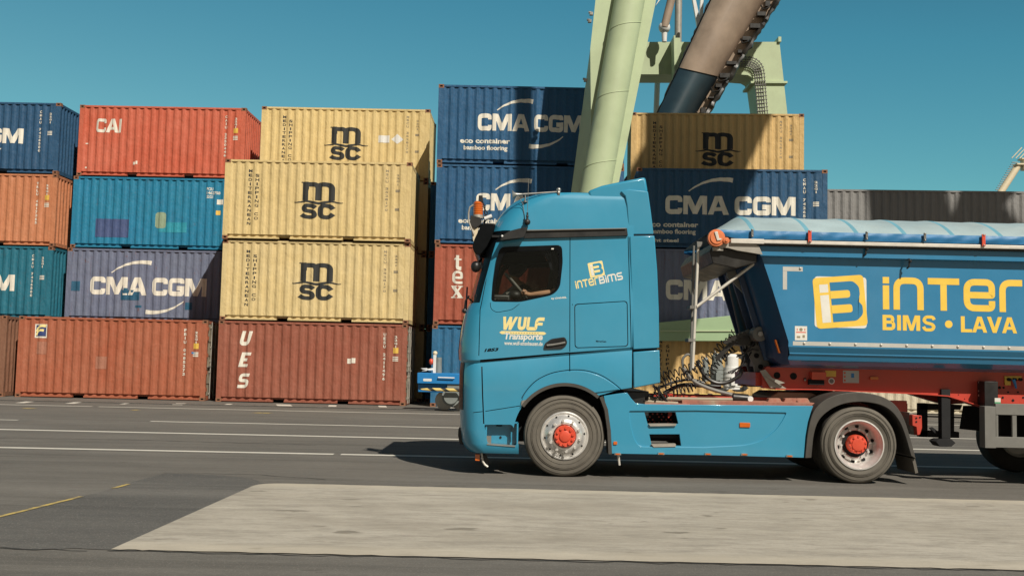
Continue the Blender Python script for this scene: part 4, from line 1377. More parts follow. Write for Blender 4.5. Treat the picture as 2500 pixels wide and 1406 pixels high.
br.tube([(lambda q: (q[0], 14.1, q[1]))(P(x, y, 14.1)) for x, y in ((1174, 496), (1190, 520), (1180, 545))], .008, 6, 1)
for x, y in ((1172, 540), (1180, 530), (1177, 550)): q = P(x, y, 14.02); br.ball((q[0], 14.02, q[1]), .022, 8, 1)
q = P(1192, 533, 14.0); br.cyl((q[0] - .05, 14.0, q[1] - .01), (q[0] + .05, 14.0, q[1] + .03), .028, .03, 12, 2)
br.prism(TP([(1150, 556), (1168, 556), (1163, 590), (1156, 590)], 13.95), 13.92, 14.0, 3)
br.build('beacon_bracket', [M['zinc'], M['black'], M['steel_white'], M['cream']], truck)
# roof horns
for k, yy in enumerate((YB + .10,)):
    h = MB(); xa, za = P(1251, 476, YB + .1); xb, zb = P(1364, 468.5, YB + .1)
    d = Vector((xb - xa, 0, zb - za)); nseg = 18; pts, rs = [], []
    for i in range(nseg + 1):
        q = i / nseg
        pts.append((xa + d.x * q, yy, za + d.z * q))
        rs.append(.011 + .048 * math.exp(-q * 15) + (.004 if i < 1 else 0))
    h.tube(pts, rs, 16)
    h.cyl((xb - .01, yy, zb - .02), (xb + .015, yy, zb - .02), .045, .045, 16); h.ball((xb, yy, zb + .025), .032, 12); h.cyl((xb, yy, zb - .10), (xb, yy, zb), .02, None, 8)
    h.cyl((xa + d.x * .28, yy, za - .09), (xa + d.x * .28, yy, za), .010, None, 8)
    h.cyl((xa + d.x * .28, yy, za - .095), (xa + d.x * .28, yy, za - .08), .03, None, 10)
    h.build('roof_horn', M['steel'], truck)
# aerial
an = MB()
a, b = T(1287, 543); an.ball((a, YB - .03, b), .043, 14); _, b2 = T(1287, 520)
an.cyl((a, YB - .035, b + .03), (a, YB - .035, b2), .016, .012, 10); an.ball((a, YB - .035, b + .075), .02, 8)
aerial = an.build('aerial', M['black'], truck)
MB().tube([(a, YB - .035, b2 - .03), (a + .006, YB - .035, b2 + .45)], .0035, 5).build('whip', M['guard_grey'], aerial)
cab_ = MB().tube([(a - .03, YB + .03, b + .04), (a - .06, YB + .045, b + .25), (a - .13, YB + .08, b + .36)], .004, 5).build('cable', M['guard_grey'], aerial)
# door handle
hd = MB()
ho = fillet(TP([(1327, 852.5), (1330, 838), (1346, 827), (1379, 822.5), (1385, 834), (1383, 843), (1372, 851)], YB - .015), .025, 4, True)
hd.prism(ho, YB - .018, YB + .004, 0)
hn = hd.build('door_handle', M['black'], truck, .008)
MB().prism(fillet(TP([(1336, 838), (1346, 831), (1376, 826), (1379, 833), (1340, 840)], YB - .02), .012, 4, True), YB - .0215, YB - .0185).build('grip_recess', M['hole'], hn)
MB().tube([(x, YB - .03, z) for x, z in TP([(1335, 843), (1350, 841.5), (1365, 839), (1380, 836)], YB - .03)], .014, 8).build('grip_bar', M['guard_grey'], hn)
# flare over the front wheel and its rubber lip
fo = fillet(TP(flare), .12, 4)
lip = arc_pts(wcx, wcz, ARCR + .012, 56, 150, 30)
inner = [p for p in reversed(fo)]
fp = MB().prism(lip + [fo[0]] + fo[1:], YB - .018, YB + .03)
fp.build('wheel_flare', M['truck'], truck, .012)
lp_ = MB()
for q in stroke(arc_pts(wcx, wcz, ARCR - .005, 50, 146, 30), .042): lp_.prism(q, YB - .03, YB + .25)
lp_.build('arch_lip', M['mudguard'], truck)
tpiece('side_lamp', [(1273, 978), (1288, 974), (1285, 988), (1272, 990)], YB - .02, YB + .02, M['steel'], .004, .01, truck)
lin = MB(); lin.lathe([(ARCR + .03, .05), (ARCR + .03, .62), (.2, .62)], (wcx, YB, wcz), 40, 0, radians(-8), radians(188))
lin.build('wheel_arch_liner', M['inside'], truck)
lin = MB(); lin.lathe([(ARCR + .03, -.05), (ARCR + .03, -.62), (.2, -.62)], (wcx, YF, wcz), 40, 0, radians(-8), radians(188))
lin.build('wheel_arch_liner', M['inside'], truck)
# step well behind the bumper corner
sw = MB()
x0, z0 = T(1186, 1089); x1, z1 = T(1264, 1032)
sw.box(x0, x1, YB + .135, YB + .15, z0, z1); sw.box(x0, x1, YB + .03, YB + .135, z1 - .01, z1 + .01); sw.box(x0, x1, YB + .03, YB + .135, z0 - .02, z0 + .01); sw.box(x1 - .01, x1 + .01, YB + .03, YB + .135, z0, z1); sw.box(x0 - .01, x0 + .01, YB + .03, YB + .135, z0, z1)
well = sw.build('step_well', M['truck'], truck)
st = MB(); a, b = T(1189, 1082); c, d = T(1258, 1087); st.prism([(a, b), (c, d), (c, d - .018), (a, b - .018)], YB - .004, YB + .12); a, b = T(1188, 1064); st.box(a, a + .06, YB + .01, YB + .1, b - .1, b)
st.build('step_plate', M['steel'], well)
hl = MB()
for x, y, r in ((1222, 1067, .016), (1187, 1053, .012), (1187, 1039, .010)): q = T(x, y, YB + .13); hl.cyl((q[0], YB + .125, q[1]), (q[0], YB + .134, q[1]), r, None, 10)
q = T(1218, 1039); hl.box(q[0] - .035, q[0] + .04, YB + .05, YB + .134, q[1] - .01, q[1] + .015)
hl.build('well_fitting', M['hole'], well)
# headlight, lower front, hook
hv = MB()
r1 = [cab_ring(l, .006) for l in LV[4:8]]
vv = [v for r in r1 for v in r]
def pf(c0, c1): return [(i * NC + c, i * NC + c + 1, (i + 1) * NC + c + 1, (i + 1) * NC + c) for i in range(3) for c in range(c0, c1)]
hv.add(vv, pf(NS + 4, NS + 7) + pf(NC - 1 - NS - 7, NC - 1 - NS - 4))
hv.build('headlight', M['gloss_black'], truck, 0, 60, None, False)
gl = MB(); r2 = [cab_ring(l, .006) for l in LV[8:13]]; gl.add([v for r in r2 for v in r], [(i * NC + c, i * NC + c + 1, (i + 1) * NC + c + 1, (i + 1) * NC + c) for i in range(4) for c in range(NS + 7, NC - 1 - NS - 7)])
gl.build('grille', M['black'], truck, 0, 60, None, False)
q = P(1126, 1060, 14.2); MB().prism(TP([(1120, 1044), (1130, 1038), (1132, 1084), (1123, 1082), (1119, 1062)], 14.1), 14.0, 15.6).build('front_plate', M['black'], truck, .01)
q = P(1166, 1115, 13.75); fa = MB(); fa.box(q[0] - .03, q[0] + .03, 13.7, 13.78, q[1] - .045, q[1] + .04, 0); fa.tube([(q[0] + .03, 13.74, q[1]), (q[0] + .10, 13.74, q[1] + .03)], .014, 6, 1); fa.ball((q[0] + .055, 13.7, q[1] - .005), .012, 8, 2)
fa.build('marker_lamp', [M['amber'], M['black'], M['steel_white']], truck, .006)
hk = MB(); hk.tube([(lambda s: (s[0], 13.72, s[1]))(P(x, y, 13.72)) for x, y in ((1176, 1106), (1177, 1116), (1179, 1126), (1184, 1134), (1191, 1139))], .014, 8, 0); hk.prism(TP([(1178, 1104), (1188, 1110), (1193, 1124), (1190, 1138), (1182, 1130), (1178, 1116)], 13.76), 13.74, 13.8, 1)
hk.build('flap_stay', [M['alu'], M['black']], truck)
ub = MB(); x0 = P(1160, 1060, 14)[0]; x1 = T(1470, 960)[0]
ub.box(x0, x1, 13.95, 15.7, .42, 1.05); ub.box(x0 - .05, x0 + .4, 13.75, 15.85, .34, .60)
ub.build('engine_bay', M['inside'], truck)
# rear side panels and roof deflector
for side, (ya, yb) in enumerate(((YB - .004, YB + .05), (YF - .05, YF + .004))):
    pn = truck if side else truck
    s1 = MB().prism(TP([(1537, 461), (1583, 466), (1590, 515), (1597, 571), (1536, 572), (1531, 500), (1527, 478), (1516, 466)]), ya + (.04 if not side else 0), yb + (.04 if not side else 0)).build('side_deflector', M['truck'], truck, .012)
    s2 = MB().prism(TP([(1538, 576), (1598, 575), (1605, 660), (1609, 760), (1610, 849), (1546, 853), (1543, 760)]), ya + (.012 if not side else 0), yb).build('side_deflector', M['truck'], truck, .012)
    bk2 = MB().prism(TP([(1540, 568), (1594, 568), (1600, 660), (1604, 760), (1606, 930), (1540, 942)]), ya + .052 if not side else ya - .01, yb + .012 if not side else yb - .052).build('deflector_backing', M['inside'], s2)  # black plate added behind the panels, closing their gaps
    s3 = MB().prism(TP([(1546, 859), (1610, 854), (1612, 934), (1547, 947)]), ya, yb).build('side_deflector', M['truck'], truck, .012)
rd = MB()
fr_ = TP([(1436, 466), (1470, 453), (1520, 442.5), (1576, 432), (1581, 462), (1581, 490), (1440, 490)], YB + .07)
rd.prism(fr_, YB + .07, YF - .07)
rd.build('roof_deflector', M['truck'], truck, .03)
# lettering on the door
_lz = [(T(1250, l[0])[1], l[2]) for l in LV if l[0] < 800]
def on_cab(u, v, k):                                   # the side leans in a little towards the roof
    ins = 0.0
    for (za_, ia_), (zb_2, ib_) in zip(_lz, _lz[1:]):
        if za_ <= v <= zb_2: ins = ia_ + (ib_ - ia_) * (v - za_) / (zb_2 - za_)
    return (u, YB + ins - .0015 - .0003 * k, v)
def wbox(p0, p1, Y=None):                              # box between two photo points: left bottom, right top
    a, b = T(*p0, Y), T(*p1, Y)
    return a[0], b[0], min(a[1], b[1]), max(a[1], b[1])
def inter_glyphs(t=.2):
    i_ = [[(0, 0), (t, 0), (t, .74), (0, .74)], [(0, .80), (t, .80), (t, 1), (0, 1)]]
    n_ = stroke(fillet([(t / 2, 0), (t / 2, 1 - t / 2), (.94 - t / 2, 1 - t / 2), (.94 - t / 2, 0)], .26, 6), t)
    T_ = [[(0, 1), (.98, 1), (.98, 1 - t), (0, 1 - t)], [(.39, 1 - t), (.39 + t, 1 - t), (.39 + t, 0), (.39, 0)]]
    e_ = stroke(fillet([(t / 2, .5), (.98 - t / 2, .5), (.98 - t / 2, 1 - t / 2), (t / 2, 1 - t / 2), (t / 2, t / 2), (.98 - t / 2, t / 2), (.98 - t / 2, .33)], [0, .02, .26, .26, .26, .18, 0], 6), t)
    r_ = stroke(fillet([(t / 2, 0), (t / 2, 1 - t / 2), (.72, 1 - t / 2)], .26, 6), t)
    B_ = stroke(fillet([(.1, 1 - t / 2), (.88 - t / 2, 1 - t / 2), (.88 - t / 2, .5), (.1, .5)], .16, 5), t) + stroke(fillet([(.1, .5), (.98 - t / 2, .5), (.98 - t / 2, t / 2), (.1, t / 2)], .16, 5), t) + [[(0, 0), (t, 0), (t, 1), (0, 1)]]
    m_ = stroke(fillet([(t / 2, 0), (t / 2, 1 - t / 2), (1.5 - t / 2, 1 - t / 2), (1.5 - t / 2, 0)], .26, 6), t) + [[(.65, 0), (.65 + t, 0), (.65 + t, 1 - t), (.65, 1 - t)]]
    s_ = stroke(fillet([(.95, 1 - t / 2), (t / 2, 1 - t / 2), (t / 2, .52), (.98 - t / 2, .48), (.98 - t / 2, t / 2), (.03, t / 2)], .2, 5), t)
    return dict(i=i_, n=n_, T=T_, e=e_, r=r_, B=B_, m=m_, s=s_)
IG = inter_glyphs()
INTER = word([IG[c] for c in 'inTer'], .13)
BIMS = word([IG[c] for c in 'Bims'], .12)
def logo_square(cx, cz, h, rot, yl, wh, bl, white_back=False):
    sq = [rrect(-1, 1, -1, 1, .17, 5)]
    i_ = rects((-.76, -.42, .40, .72), (-.76, -.42, -.78, .30))
    B_ = [fillet([(-.34, -.78), (.60, -.78), (.86, -.54), (.86, -.20), (.70, .0), (.80, .22), (.80, .54), (.58, .78), (-.34, .78)], [0, .12, .12, .06, 0, .06, .12, .12, 0], 4, True)]
    pr_ = [fillet([(-.36, .14), (.42, .14), (.42, .44), (-.36, .44)], [0, .12, .12, 0], 5, True), fillet([(-.36, -.44), (.46, -.44), (.46, -.12), (-.36, -.12)], [0, .12, .12, 0], 5, True)]
    lay = []
    if white_back: lay.append((xf([rrect(-1.02, 1.02, -1.0, 1.0, .14, 5)], h, h, cx + .02 * h, cz - .02 * h), wh))
    for pl, m_ in ((sq, yl), (i_, wh), (B_, bl), (pr_, yl)):
        lay.append((xf(pl, h, h, cx, cz, rot), m_))
    return lay
q = T(1456, 657)
decal('emblem', logo_square(q[0], q[1], .098, radians(12), M['pale_yellow'], M['white'], M['truck']), truck, on_cab)
p0, p1 = T(1407, 705), T(1522, 682)
ang = atan2(p1[1] - p0[1], p1[0] - p0[0]); ln = hypot(p1[0] - p0[0], p1[1] - p0[1]); hh = .10
gi_ = fit_box(INTER, 0, ln * .485, 0, hh); gb_ = fit_box(BIMS, ln * .50, ln, 0, hh)
decal('lettering', [(xf(gi_, 1, 1, p0[0], p0[1], ang), M['pale_yellow'])], truck, on_cab); decal('lettering', [(xf(gb_, 1, 1, p0[0], p0[1], ang), M['white'])], truck, on_cab)
x0, x1, z0, z1 = wbox((1228, 805), (1330, 775))
W_ = [[(-.15, 1), (.12, 1), (.30, 0), (.04, 0)], [(.04, 0), (.30, 0), (.72, 1), (.46, 1)], [(.46, 1), (.72, 1), (.76, 0), (.50, 0)], [(.50, 0), (.76, 0), (1.26, 1), (.98, 1)]]
U_ = stroke(fillet([(0, 1), (0, .14), (.52, .14), (.52, 1)], .3), .27)
LF = stroke(fillet([(0, 1), (0, .13), (.78, .13), (.78, .87), (1.5, .87)], [0, .12, .1, .3, 0]), .26) + stroke([(.78, .50), (1.38, .50)], .22)
wl_ = xf(word([W_, U_, LF], .06), shear=.14)
decal('lettering', [(fit_box(wl_, x0, x1, z0, z1), M['pale_yellow'])], truck, on_cab); wt = []
a, b = T(1219, 811), T(1334, 808)
wt.append(([[(a[0], a[1] - .002), (a[0] + .03, a[1] + .018), (b[0] - .03, a[1] + .018), (b[0], a[1] - .002), (b[0] - .03, a[1] - .022), (a[0] + .03, a[1] - .022)]], M['pale_yellow']))
wt.append((rects(*[(a[0] + .07 + k * .035, a[0] + .09 + k * .035, a[1] - .005, a[1] + .001) for k in range(13)]), M['guard_grey']))
decal('emblem', wt, truck, on_cab)
x0, x1, z0, z1 = wbox((1231, 833), (1325, 814)); decal('lettering', [(text_box('Transporte', x0, x1, z0, z1, .035, 1, .15), M['white'])], truck, on_cab)
x0, x1, z0, z1 = wbox((1231, 842), (1325, 834)); decal('lettering', [(text_box('www.wulf-attenhausen.de', x0, x1, z0, z1, .02), M['white'])], truck, on_cab)
x0, x1, z0, z1 = wbox((1346, 733), (1384, 722)); decal('lettering', [(xf(text_box('by DANIEL', 0, x1 - x0, 0, .030, .03, 1, .2), 1, 1, x0, z0 + .004, .10), M['white'])], truck, on_cab)
x0, x1, z0, z1 = wbox((1182, 859), (1218, 850))
bd = [(xf(text_box('1853', 0, x1 - x0, 0, .042, .05, 1, .3), 1, 1, x0, z0, .09), M['gloss_black'])]
x0, x1, z0, z1 = wbox((1455, 835), (1480, 831)); decal('badge', [(text_box('MirrorCam', x0, x1, z0, z1, .02), M['gloss_black'])], truck, on_cab)
decal('badge', bd, truck, on_cab)
# things inside
it = MB()
xd0, xd1 = P(1150, 740, 14)[0], T(1246, 740)[0]
it.box(xd0 + .05, xd1, 13.68, 15.95, T(1200, 790)[1], T(1200, 716)[1])
it.ball((T(1258, 722, 14)[0], 13.9, T(1258, 722, 14)[1]), .10, 14, 0, .7)
dash = it.build('dashboard', M['black'], truck, .03)
iv = MB(); zc = T(1200, 830)[1]
iv.box(T(1176, 0)[0], XR - .05, 13.62, 16.0, zc - .06, zc - .02); iv.box(T(1412, 0)[0], XR - .06, 13.62, 16.0, zc, T(0, 590)[1])
iv.box(T(1215, 0)[0], XR - .05, 13.62, 16.0, T(1300, 580)[1], T(1300, 575)[1])
iv.build('cab_lining', M['inside'], truck)
ct = MB()
for k in range(9):
    a = T(1322 + k * 6.0, 604 + 0 * k, 13.75); b = T(1350 + k * 3.6, 662 + 7 * k, 13.75)
    ct.tube([(a[0], 13.72 + .03 * (k % 2), a[1]), ((a[0] + b[0]) / 2 + .02, 13.71 + .03 * (k % 2), (a[1] + b[1]) / 2), (b[0], 13.73 + .03 * (k % 2), b[1])], [.022, .03, .026], 6)
ct.build('curtain', M['navy'], truck)
sw_ = MB(); c = P(1260, 699, 14.05); n = 32
axv = Vector((.62, 0, .55)).normalized(); u1 = Vector((0, 1, 0)); u2 = axv.cross(u1)
cc = Vector((c[0], 14.05, c[1]))
sw_.tube([cc + u1 * (.22 * cos(2 * pi * i / n)) + u2 * (.22 * sin(2 * pi * i / n)) for i in range(n + 1)], .017, 8)
for aa in (0, 2.1, 4.2): sw_.tube([cc, cc + u1 * (.21 * cos(aa)) + u2 * (.21 * sin(aa))], .014, 6)
sw_.tube([cc, cc - axv * .35], .04, 8)
sw_.build('steering_wheel', M['guard_grey'], truck)
se = MB(); xs_ = T(1352, 0)[0]
se.box(xs_ + .09, xs_ + .24, 13.95, 14.45, zc + .3, zc + 1.1); se.box(xs_ - .38, xs_ + .2, 13.95, 14.45, zc + .1, zc + .28); se.box(xs_ + .12, xs_ + .22, 14.08, 14.32, zc + 1.12, zc + 1.3)
se.build('seat', M['inside'], truck, .04)
# ---- wheels
def tyre_profile(R, w, rim):
    return [(rim, .03), (rim + .03, .012), (rim + .08, .0), (R - .12, .002), (R - .05, .014), (R - .045, .020), (R - .02, .030), (R - .006, .055), (R, .085), (R, w - .085), (R - .02, w - .03), (R - .1, w), (rim, w - .02)]
def nuts(m, cx, cy, cz, r, n, rad, dep, mi, a0=.1):
    for i in range(n):
        a = a0 + 2 * pi * i / n
        m.cyl((cx + r * cos(a), cy, cz + r * sin(a)), (cx + r * cos(a), cy - dep, cz + r * sin(a)), rad, rad * .8, 8, mi)
def wheel(name, cx, cz, y, R, w, dish, flip=False, rim=.300):
    """near face of the tyre at y; dish > 0: the rim is sunk by that depth, < 0: it bulges outwards"""
    root = bpy.data.objects.new(name, None); link(root, truck); root.location = (0, 0, 0)
    sgn = -1 if flip else 1
    f = lambda pr: [(r, sgn * d) for r, d in pr]
    c = (cx, y, cz)
    t_ = MB(); pr = tyre_profile(R, w, rim)
    t_.lathe(f(pr[:8]), c, 72, 0); t_.lathe(f(pr[7:]), c, 72, 1)
    for rr in (R - .115, R - .10, R - .052, rim + .062): t_.lathe(f([(rr, .004), (rr + .003, -.004), (rr + .006, .004)]), c, 72, 0)
    t_.build('tyre', [M['rubber'], M['tread']], root)
    m = MB()
    if dish > 0:
        m.lathe(f([(rim + .012, .028), (rim + .010, .004), (rim - .006, .002), (rim - .012, .02), (rim - .030, .05), (rim - .055, .09), (rim - .062, dish - .02), (rim - .075, dish + .012), (.215, dish - .005), (.185, dish - .012), (.17, dish)]), c, 64, 0)
        m.lathe(f([(.172, dish - .004), (.10, dish - .002)]), c, 48, 1)
        for i in range(10):
            a = 2 * pi * i / 10 + .2
            m.cyl((cx + .232 * cos(a), y + sgn * (dish + .004), cz + .232 * sin(a)), (cx + .226 * cos(a), y + sgn * (dish - .012), cz + .226 * sin(a)), .024, None, 12, 1)
        nuts(m, cx, y + sgn * (dish - .010), cz, .190, 10, .020, sgn * .04, 0)
        m.build('rim', [M['rim' if dish > 0 else 'chrome'], M['hole']], root)
        h = MB(); h.lathe(f([(.122, dish), (.122, dish - .11), (.115, dish - .13), (.085, dish - .135), (.08, dish - .15), (.05, dish - .155), (0.001, dish - .155)]), c, 40, 0)
        nuts(h, cx, y + sgn * (dish - .13), cz, .101, 10, .016, sgn * .02, 0, .25)
        h.build('hub', M['hub_red'], root)
    else:
        b = -dish
        m.lathe(f([(rim + .012, .028), (rim + .010, .004), (rim - .004, .0), (rim - .010, .012), (rim - .022, .020), (rim - .03, .012), (.245, -.002), (.235, .004 - b * .4), (.19, -b), (.165, -b - .004), (.15, -b)]), c, 64, 0)
        m.lathe(f([(.152, -b + .003), (.10, -b + .01)]), c, 40, 1)
        for i in range(10):
            a = 2 * pi * i / 10 + .12
            m.cyl((cx + .258 * cos(a), y + sgn * .012, cz + .258 * sin(a)), (cx + .258 * cos(a), y - sgn * .004, cz + .258 * sin(a)), .0125, None, 12, 1)
        nuts(m, cx, y - sgn * (b * .75), cz, .197, 10, .022, sgn * .045, 0, .43)
        m.build('rim', [M['rim' if dish > 0 else 'chrome'], M['hole']], root)
        h = MB(); h.lathe(f([(.140, -b + .01), (.142, -b - .04), (.132, -b - .055), (.075, -b - .052), (.07, -b - .066), (.06, -b - .070), (.001, -b - .070)]), c, 40, 0)
        nuts(h, cx, y - sgn * (b + .053), cz, .105, 10, .019, sgn * .022, 0, .2)
        h.build('hub', M['hub_red'], root)
    return root
RW = wcz
wheel('front_wheel', wcx, RW, 13.60, RW, .32, -.05)
wheel('front_wheel', wcx, RW, 16.02, RW, .32, -.05, True)
R2 = wheel_r[1]
rwx = wheel_r[0]
wheel('rear_wheel', rwx, R2, 13.58, R2, .30, .19, rim=.312)
wheel('rear_wheel', rwx, R2, 16.04, R2, .30, .19, True, rim=.312)
for y in (13.92, 15.40):
    MB().lathe(tyre_profile(R2, .30, .3), (rwx, y, R2), 56, 0).build('inner_tyre', M['tread'], truck)
axm = MB(); axm.cyl((wcx, 13.9, RW), (wcx, 15.7, RW), .06, None, 12); axm.build('axle', M['black'], truck); axm = MB(); axm.cyl((rwx, 13.9, R2), (rwx, 15.7, R2), .12, None, 14); axm.ball((rwx, YM, R2), .26, 16)
axm.build('axle', M['black'], truck)
# ---- side skirt
sk_o = TP([(1474, 966), (1505, 961), (1531, 958), (1541, 972), (1552, 984), (1575, 986.5), (1986, 990.5), (1981, 1004), (1973, 1030), (1967, 1065), (1963, 1117), (1750, 1111.5), (1490, 1107), (1488, 1050), (1481, 1000)])
sk = MB().prism(sk_o, YB + .01, YB + .10)
skirt = bpy.data.objects.new('side_skirt', sk.mesh('side_skirt', [M['truck'], M['inside']], 0)); link(skirt, truck)
kc = MB()
kc.prism(fillet(TP([(1536, 1003), (1700, 1002), (1921, 1007), (1912, 1025), (1897, 1048), (1862, 1076), (1820, 1087), (1718, 1092), (1560, 1090), (1548, 1070), (1540, 1040)]), [.02, .0, .02, .05, .1, .1, .1, .0, .08, .05, .05], 4, True), YB - .2, YB + .03)
cut(skirt, kc, [M['truck'], M['inside']])
kc = MB()
op1 = TP([(1574, 1006), (1650, 1006), (1657, 1034), (1582, 1036)]); op2 = TP([(1586, 1060), (1660, 1060), (1664, 1088), (1592, 1088)])
kc.prism(op1, YB - .2, YB + .4); kc.prism(op2, YB - .2, YB + .4)
cut(skirt, kc, [M['truck'], M['inside']])
bv = skirt.modifiers.new('bevel', 'BEVEL'); bv.width = .012; bv.segments = 2; bv.limit_method = 'ANGLE'; bv.angle_limit = radians(40)
smooth(skirt, 40)
sp_ = MB()
for pts in ([(1584, 1035), (1652, 1034), (1650, 1039), (1588, 1040)], [(1590, 1084), (1650, 1083), (1650, 1090), (1596, 1091)]):
    sp_.prism(TP(pts), YB + .0, YB + .25)
sp_.build('step_tread', M['zinc'], skirt)
lights = [(1508, 1108), (1614, 1107), (1728, 1108), (1817, 1109), (1927, 1113)]
for i, (px, py) in enumerate(lights):
    l_ = MB(); q = T(px, py)
    l_.prism(fillet([(q[0] - .045, q[1] - .012), (q[0] + .045, q[1] - .012), (q[0] + .04, q[1] + .016), (q[0] - .04, q[1] + .016)], .01, 3, True), YB - .02, YB + .03, 0)
    l_.prism([(q[0] - .026, q[1] - .006), (q[0] + .026, q[1] - .006), (q[0] + .026, q[1] + .008), (q[0] - .026, q[1] + .008)], YB - .026, YB - .021, 1)
    l_.build('skirt_lamp', [M['steel'], M['amber']], truck)
for px, py, w, h in ((1819, 1037, .068, .03), (1502, 1081, .024, .02)):
    q = T(px, py, YB + .01); MB().prism(rrect(q[0] - w, q[0] + w, q[1] - h, q[1] + h, .008, 3), YB - .006 + (.02 if px > 1800 else 0), YB + .04).build('side_marker', M['amber'], truck, .003)
q = T(1510, 1113); MB().cyl((q[0], YB + .05, q[1] + .02), (q[0] + .02, YB + .05, q[1] - .12), .018, .014, 8).build('hose_stub', M['alu'], truck)
st2 = MB()
for q in stroke(TP([(1468, 968), (1480, 1000), (1487, 1050), (1490, 1108)]), .045): st2.prism(q, YB - .005, YB + .3)
st2.build('arch_trim', M['mudguard'], truck)
fsk = MB().prism(sk_o, YF - .06, YF - .01).build('side_skirt', M['truck'], truck)
# ---- chassis between the axles
ch = MB(); xa, xb = T(1500, 0)[0], T(2262, 0)[0]
for y in (14.30, 15.24):
    ch.box(xa, xb, y, y + .08, .82, 1.06)
for px in (1560, 1660, 1800, 1930, 2040, 2200): x = P(px, 900, 14.4)[0]; ch.box(x, x + .08, 14.38, 15.24, .84, 1.02)
ch.build('chassis_rail', M['red'], truck, .004)
rp = MB()
for px0, px1, y0, y1, pyt, pyb in ((1662, 1992, 13.8, 14.28, 979, 987), (1570, 1680, 13.75, 14.2, 983, 990)):
    a = P(px0, pyb, 13.9); b = P(px1, pyb, 13.9); z = P((px0 + px1) / 2, pyt, 13.9)[1]
    rp.box(a[0], b[0], y0, y1, z - .06, z)
for px in (1892, 1932, 1960):
    rp.prism(TP([(px - 20, 986), (px - 14, 972), (px + 12, 972), (px + 20, 986)], 14.0), 14.0, 14.12)
rp.build('deck_plate', M['dusty_red'], truck, .006)
bx_ = MB()
for i in range(6):
    for j in range(4):
        if (i * 3 + j) % 4: 
            q = T(1582 + i * 11 + (j % 2) * 4, 1010 + j * 7, YB + .45); bx_.cyl((q[0], YB + .42, q[1]), (q[0], YB + .45, q[1]), .012, None, 6)
q = T(1640, 1012); bx_.prism([(q[0], q[1] - .06), (q[0] + .05, q[1] - .02), (q[0] + .05, q[1] + .04), (q[0], q[1] + .04)], YB + .3, YB + .34)
bx_.build('step_grating', M['red'], truck)
tk = MB(); xa, xb = T(1500, 0)[0], T(1950, 0)[0]
tk.box(xa, xb, YB + .46, YF - .46, .46, .84); tk.box(T(1572, 0)[0], T(1940, 0)[0], YB + .2, YB + .46, .52, .70); tk.box(T(1690, 0)[0], T(1730, 0)[0], YB + .3, YF - .3, .36, .6); tk.box(T(1780, 0)[0], T(1810, 0)[0], YB + .3, YF - .3, .38, .6)
tk.build('underbody', M['inside'], truck)
fw = MB()
a = P(1880, 975, 14.3); b = P(2005, 975, 14.3)
fw.prism([(a[0], 1.08), (a[0] + .1, 1.14), (b[0] - .15, 1.14), (b[0] + .1, 1.06), (b[0], 1.02), (a[0], 1.02)], 14.25, 15.37)
fw.build('fifth_wheel', M['boom_brown'], truck, .01)
en = MB()
x0 = T(1540, 0)[0]
en.box(x0, x0 + .34, 13.8, 15.8, .78, 1.12); en.box(x0 + .02, x0 + .28, 13.72, 13.95, .9, 1.1)
rnd = random.Random(11)
for k in range(16):
    q = P(1552 + rnd.uniform(0, 75), 946 + rnd.uniform(0, 36), 13.8)
    en.tube([(q[0], 13.75 + rnd.uniform(0, .2), q[1]), (q[0] + rnd.uniform(-.1, .1), 13.7 + rnd.uniform(0, .2), q[1] + rnd.uniform(-.12, .1)), (q[0] + rnd.uniform(-.1, .2), 13.8, q[1] + rnd.uniform(-.15, .05))], rnd.uniform(.008, .016), 6)
en.build('gearbox_gear', M['black'], truck)
# hoses lying on the frame
th = MB()
def hose(pts, r, mi, Y=13.95, n=8):
    p = [P(x, y, Y) for x, y in pts]
    p = fillet(p, .12, 4)
    th.tube([(x, Y, z) for x, z in p], r, n, mi)
hose([(1580, 972), (1700, 974), (1788, 975)], .024, 0, 13.85); hose([(1572, 979), (1600, 981), (1655, 984)], .020, 0, 13.8)
hose([(1668, 900), (1665, 875), (1680, 862), (1692, 875)], .018, 1, 14.5); hose([(1668, 898), (1690, 930), (1735, 950), (1790, 964), (1802, 970)], .026, 1, 14.2)
hose([(1702, 880), (1716, 915), (1745, 936), (1780, 934), (1808, 915), (1812, 900)], .026, 2, 14.3)
hose([(1620, 960), (1660, 938), (1700, 940), (1760, 944)], .028, 2, 14.4); hose([(1600, 950), (1650, 930), (1690, 925), (1720, 935)], .018, 2, 14.3)
q = P(1800, 970, 13.95); q2 = P(1826, 973, 13.95)
th.cyl((q[0] - .06, 13.95, q[1]), (q2[0], 13.95, q2[1]), .06, None, 14, 2)
th.build('air_hose', [M['tan_hose'], M['guard_grey'], M['hose']], truck)
gg = MB(); gg.cyl((q2[0] + .02, 13.90, q2[1]), (q2[0] + .02, 13.97, q2[1]), .042, None, 20, 0); gg.cyl((q2[0] + .02, 13.885, q2[1]), (q2[0] + .02, 13.90, q2[1]), .036, None, 20, 1); gg.build('gauge', [M['steel'], M['steel_white']], truck)
